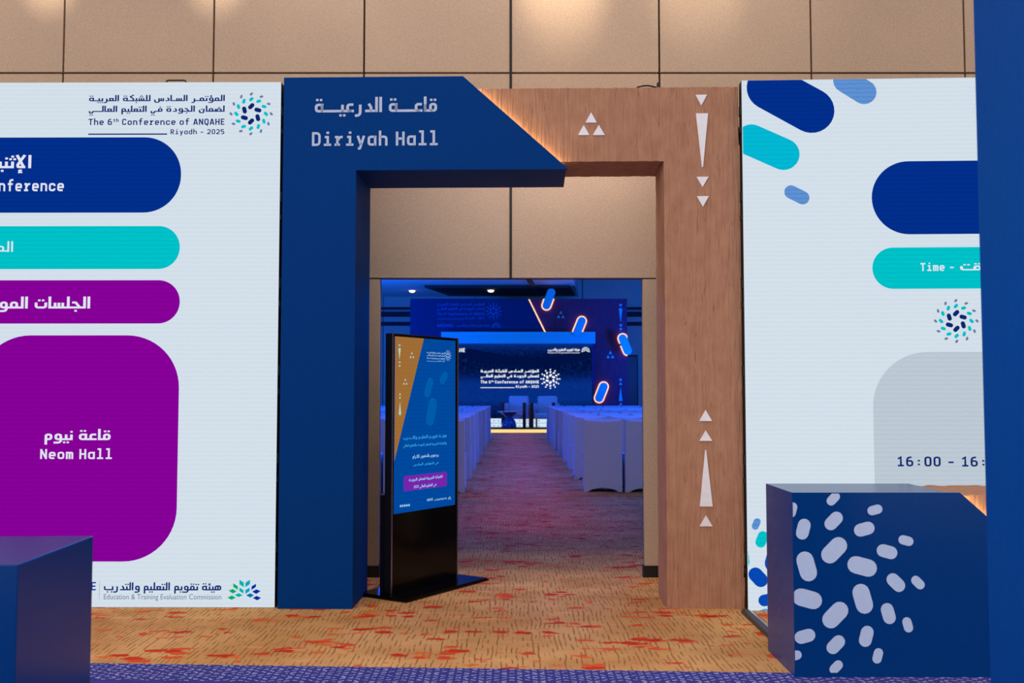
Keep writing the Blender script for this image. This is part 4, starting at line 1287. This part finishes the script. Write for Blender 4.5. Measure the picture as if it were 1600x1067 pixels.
BY = SCY + .22
bp_ = Plane(0, BY, 0)
bdp = thing('stage_backdrop', 'wide blue and clay coloured stage backdrop behind the stage screen', 'backdrop', (0, BY, SH))
def bpz(px, py):
    u, z = bp_(px, py); return (u, z - SH)
a = bpz(641, 466.5); d0 = bpz(825, 467); d1 = bpz(851, 520); rr = bpz(980, 467)
slope = (d1[0] - d0[0]) / (d1[1] - d0[1])
xbot = d0[0] + slope * (0 - a[1])
mb = MB(); mb.prism([(a[0], 0), (xbot, 0), (d0[0], a[1]), (a[0], a[1])], 0, .25); bb = mb.build('blue_panel', bdp, M['backdrop_blue'])
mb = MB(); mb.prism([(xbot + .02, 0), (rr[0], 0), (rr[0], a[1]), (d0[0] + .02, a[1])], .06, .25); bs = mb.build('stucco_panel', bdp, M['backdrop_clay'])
mb = MB(); mb.prism([(d0[0] + .0, a[1] - .02), (d0[0] + .055, a[1] - .02), (xbot + .055, .0), (xbot + .0, .0)], .03, .055); mb.build('light_strip', bdp, M['glow_soft'])
mb = MB()
X0, ZT = bpz(683, 472.5); X1, ZB = bpz(757, 499.5); c = bpz(771, 486)
conference_logo(mb, X0, X1, ZT, ZB, -.006, M['backdrop_letter'], (M['backdrop_letter'],) * 3, c[0], c[1], 4.9 * ku)
u0, z = bpz(683, 511); u1, _ = bpz(708, 511); lettering(mb, 'ANQAHE', u0, u1, z, 5 * ku, -.006, M['backdrop_letter'])
u0, z = bpz(713, 510); u1, _ = bpz(765, 510); lettering(mb, 'هيئة تقويم التعليم والتدريب', u0, u1, z, 3.6 * ku, -.006, M['backdrop_letter'], True)
c = bpz(775, 508); palm(mb, c[0], c[1], 15 * ku, -.006, M['backdrop_letter'])
mb.build('conference_logo', bb)
for px, py, pw, ph, up in ((876.5, 487.8, 4.6, 4.8, 1), (873, 494.3, 4.8, 4.6, 1), (879.8, 494.3, 4.8, 4.6, 1), (954, 550.5, 4.6, 4.8, 1), (950.4, 557, 4.8, 4.6, 1), (957.4, 557, 4.8, 4.6, 1),
                           (970, 477.2, 5, 4.4, 0), (970, 492.5, 5.6, 22, 0), (970.2, 508.8, 5, 4.4, 0), (970.2, 514.8, 5, 4.4, 0), (970, 592.5, 5, 4.6, 1), (970, 599, 5, 4.6, 1), (970, 615.5, 5.6, 22, 1), (970.3, 631, 5, 4.6, 1)):
    c = bpz(px, py); mb = MB(); tri(mb, c[0], c[1], pw * ku, ph * ku, up, .045, .062, None); mb.build('triangle', bs, M['header'])
SIGN = [((861.3, 457), (854, 477), 'blue glowing capsule sign rising above the top of the backdrop'), ((909, 501.5), (902, 519), 'blue glowing capsule sign on the upper right corner of the stage screen'),
        ((973, 528.5), (980.8, 548), 'blue glowing capsule sign hanging over the right edge of the backdrop'), ((943.3, 604), (936.3, 621.8), 'blue glowing capsule sign low beside the right edge of the stage screen')]
SGY = SCY - .30
sgp = Plane(0, SGY, 0)
for c1, c2, lb in SIGN:
    a_, b_2 = sgp(*c1), sgp(*c2)
    cx_, cz_ = (a_[0] + b_2[0]) / 2, (a_[1] + b_2[1]) / 2
    ang = math.degrees(math.atan2(b_2[1] - a_[1], b_2[0] - a_[0])); rd = 6.4 * ku
    L = math.hypot(b_2[0] - a_[0], b_2[1] - a_[1]) + 2 * rd
    t = thing('capsule_sign', lb, 'illuminated sign', (cx_, SGY, cz_), group='glowing capsule signs on the stage backdrop')
    mb = MB(); mb.prism(capsule(0, 0, L, 2 * rd, ang, 14), 0, .05); mb.build('face', t, M['header'])
    # glow cast on the backdrop, made as an emissive plate clipped to its edges
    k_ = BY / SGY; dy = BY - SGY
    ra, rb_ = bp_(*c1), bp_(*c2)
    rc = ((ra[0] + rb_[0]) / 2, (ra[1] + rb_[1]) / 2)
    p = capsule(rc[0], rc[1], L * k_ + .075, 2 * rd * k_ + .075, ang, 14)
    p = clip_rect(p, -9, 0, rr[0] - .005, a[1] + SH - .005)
    mb = MB(); mb.prism([(x - cx_, z - cz_) for x, z in p], dy + .012, dy + .058); mb.build('backdrop_glow', t, M['glow_soft'])
    if c1[0] != 909:
        q = min(max(0.0, -(cx_ - rr[0] + .08)), 0.0)
        hx = -.16 if c1[0] == 973 else 0.0; hz = -.26 if c1[1] == 457 else 0.0
        mb = MB(); mb.box((hx - .03, .05, hz - .03), (hx + .03, dy + .01, hz + .03)); mb.build('bracket', t, M['black'])
    else:
        mb = MB(); mb.box((-.16, .05, -.26), (-.10, .11, -.20)); mb.build('bracket', t, M['black'])

# armchairs
def armchair(label, px, yaw):
    c = on_y(px, 640, SY + 1.22)
    t = thing('armchair', label, 'armchair', (c.x, SY + 1.22, SH), R(yaw), 'armchairs on the stage')
    def rb(mbx, x0, y0, z0, x1, y1, z1): mbx.box((x0, y0, z0), (x1, y1, z1))
    mb = MB(); rb(mb, -.33, -.30, .30, .33, .26, .50); mb.build('seat', t, M['armchair_fabric'], bevel=.04, smooth=False)
    mb = MB()
    p = rrect(-.345, .32, .345, 1.09, .07, 6)
    mb.prism(p, .20, .36); mb.build('backrest', t, M['armchair_fabric'], bevel=.03)
    for s in (-1, 1):
        mb = MB(); xi_ = s * .34; xo = s * .43
        mb.box((min(xi_, xo), -.30, .30), (max(xi_, xo), .30, .84)); mb.build('arm_panel', t, M['armchair_fabric'], bevel=.02)
        mb = MB(); xo2 = s * .44
        mb.box((min(s * .33, xo2), -.345, .0), (max(s * .33, xo2), -.302, .87), None); 
        mb.build('front_post', t, M['wood_dark'], bevel=.006)
        mb = MB(); mb.box((min(s * .37, s * .42), .24, 0), (max(s * .37, s * .42), .29, .299)); mb.build('rear_leg', t, M['wood_dark'])
    return t
armchair('lilac armchair with dark wooden arms behind the stage side table', 807, -18)
armchair('lilac armchair with dark wooden arms standing clear of the side table, at right', 852, -18)
c = on_y(797, 640, SY + .36)
tb_ = thing('side_table', 'dark blue waisted round side table in front of the armchairs', 'table', (c.x - .03, SY + .46, SH))
mb = MB(); mb.lathe([(.24, 0), (.25, .04), (.24, .14), (.20, .26), (.13, .34), (.12, .38), (.19, .46), (.27, .53), (.30, .548)], M['table_blue']); mb.build('pedestal', tb_, smooth=True)
mb = MB(); mb.lathe([(.38, .55), (.41, .556), (.41, .575), (.38, .582)], M['table_top']); mb.build('table_top', tb_)

# ================================================================== COVERED CHAIRS
def arch_hem(w, h, rise, top_sag, n=12):
    """outline of a cover panel: legs at both ends, hem arched between, top slightly dished"""
    pts = [(-w / 2, 0), (-w / 2 + .05, 0)]
    for i in range(1, n):
        t = i / n; pts.append((-w / 2 + .05 + (w - .1) * t, rise * math.sin(math.pi * t) ** .7))
    pts += [(w / 2 - .05, 0), (w / 2, 0), (w / 2 - .006, h)]
    for i in range(1, 8):
        t = i / 8; pts.append((w / 2 - .006 - (w - .012) * t, h - top_sag * math.sin(math.pi * t)))
    pts.append((-w / 2 + .006, h))
    return pts
def make_chair():
    t = thing('covered_chair', 'white covered chair', 'chair')
    mb = MB(); mb.loft(arch_hem(.50, .925, .055, .028), 0, arch_hem(.50, .945, .055, .0), .085)
    mb.build('backrest_cover', t, M['cloth'], bevel=.006)
    mb = MB()
    n = len(mb.v)
    # skirt: front and side panels with arched hems, plus the seat top
    mb.prism(arch_hem(.48, .47, .055, 0), .47, .485)
    side = arch_hem(.43, .47, .05, 0)
    for sx in (-1, 1):
        x0, x1 = (.225, .24) if sx > 0 else (-.24, -.225)
        k = len(side); base = len(mb.v); mi = mb._m(None)
        mb.v += [(x0, .2635 + a_, b_) for a_, b_ in side] + [(x1, .2635 + a_, b_) for a_, b_ in side]
        mb.f.append(list(range(base + k - 1, base - 1, -1))); mb.mi.append(mi)
        mb.f.append(list(range(base + k, base + 2 * k))); mb.mi.append(mi)
        for i in range(k):
            j = (i + 1) % k
            mb.f.append([base + i, base + j, base + k + j, base + k + i]); mb.mi.append(mi)
    mb.box((-.24, .056, .455), (.24, .485, .485))
    mb.build('seat_cover', t, M['cloth'])
    return t
def copy_thing(o, loc):
    c = o.copy(); COL.objects.link(c); c.location = loc
    for ch in o.children:
        d = ch.copy(); COL.objects.link(d); d.parent = c
    return c
ORD = ['first', 'second', 'third', 'fourth', 'fifth', 'sixth', 'seventh', 'eighth', 'ninth', 'tenth']
proto = make_chair(); used = False
for side in (1, -1):
    for i in range(9):
        D = 12.9 + 1.92 * i + (0.0 if side > 0 else -.1)
        n = int(math.ceil((abs(206 if side > 0 else 212) / FPX * D - (.90 if side > 0 else .60)) / .54)) + 1
        n = max(2, min(n, 7))
        for j in range(n):
            X = (.92 + .25 + .54 * j) if side > 0 else (-.61 - .25 - .54 * j)
            X += random.uniform(-.012, .012) + .004 * (D - 12.9) * (1 if side > 0 else 0)
            loc = (X, D + random.uniform(-.02, .02), 0)
            if not used: c = proto; c.location = loc; used = True
            else: c = copy_thing(proto, loc)
            c.rotation_euler = (0, 0, R(random.uniform(-1.5, 1.5)))
            c['label'] = 'white covered chair, %s block, %s row from doorway, %s from aisle' % ('right' if side > 0 else 'left', ORD[i], ORD[j])
            c['group'] = 'white covered chairs in rows %s of the aisle' % ('right' if side > 0 else 'left')
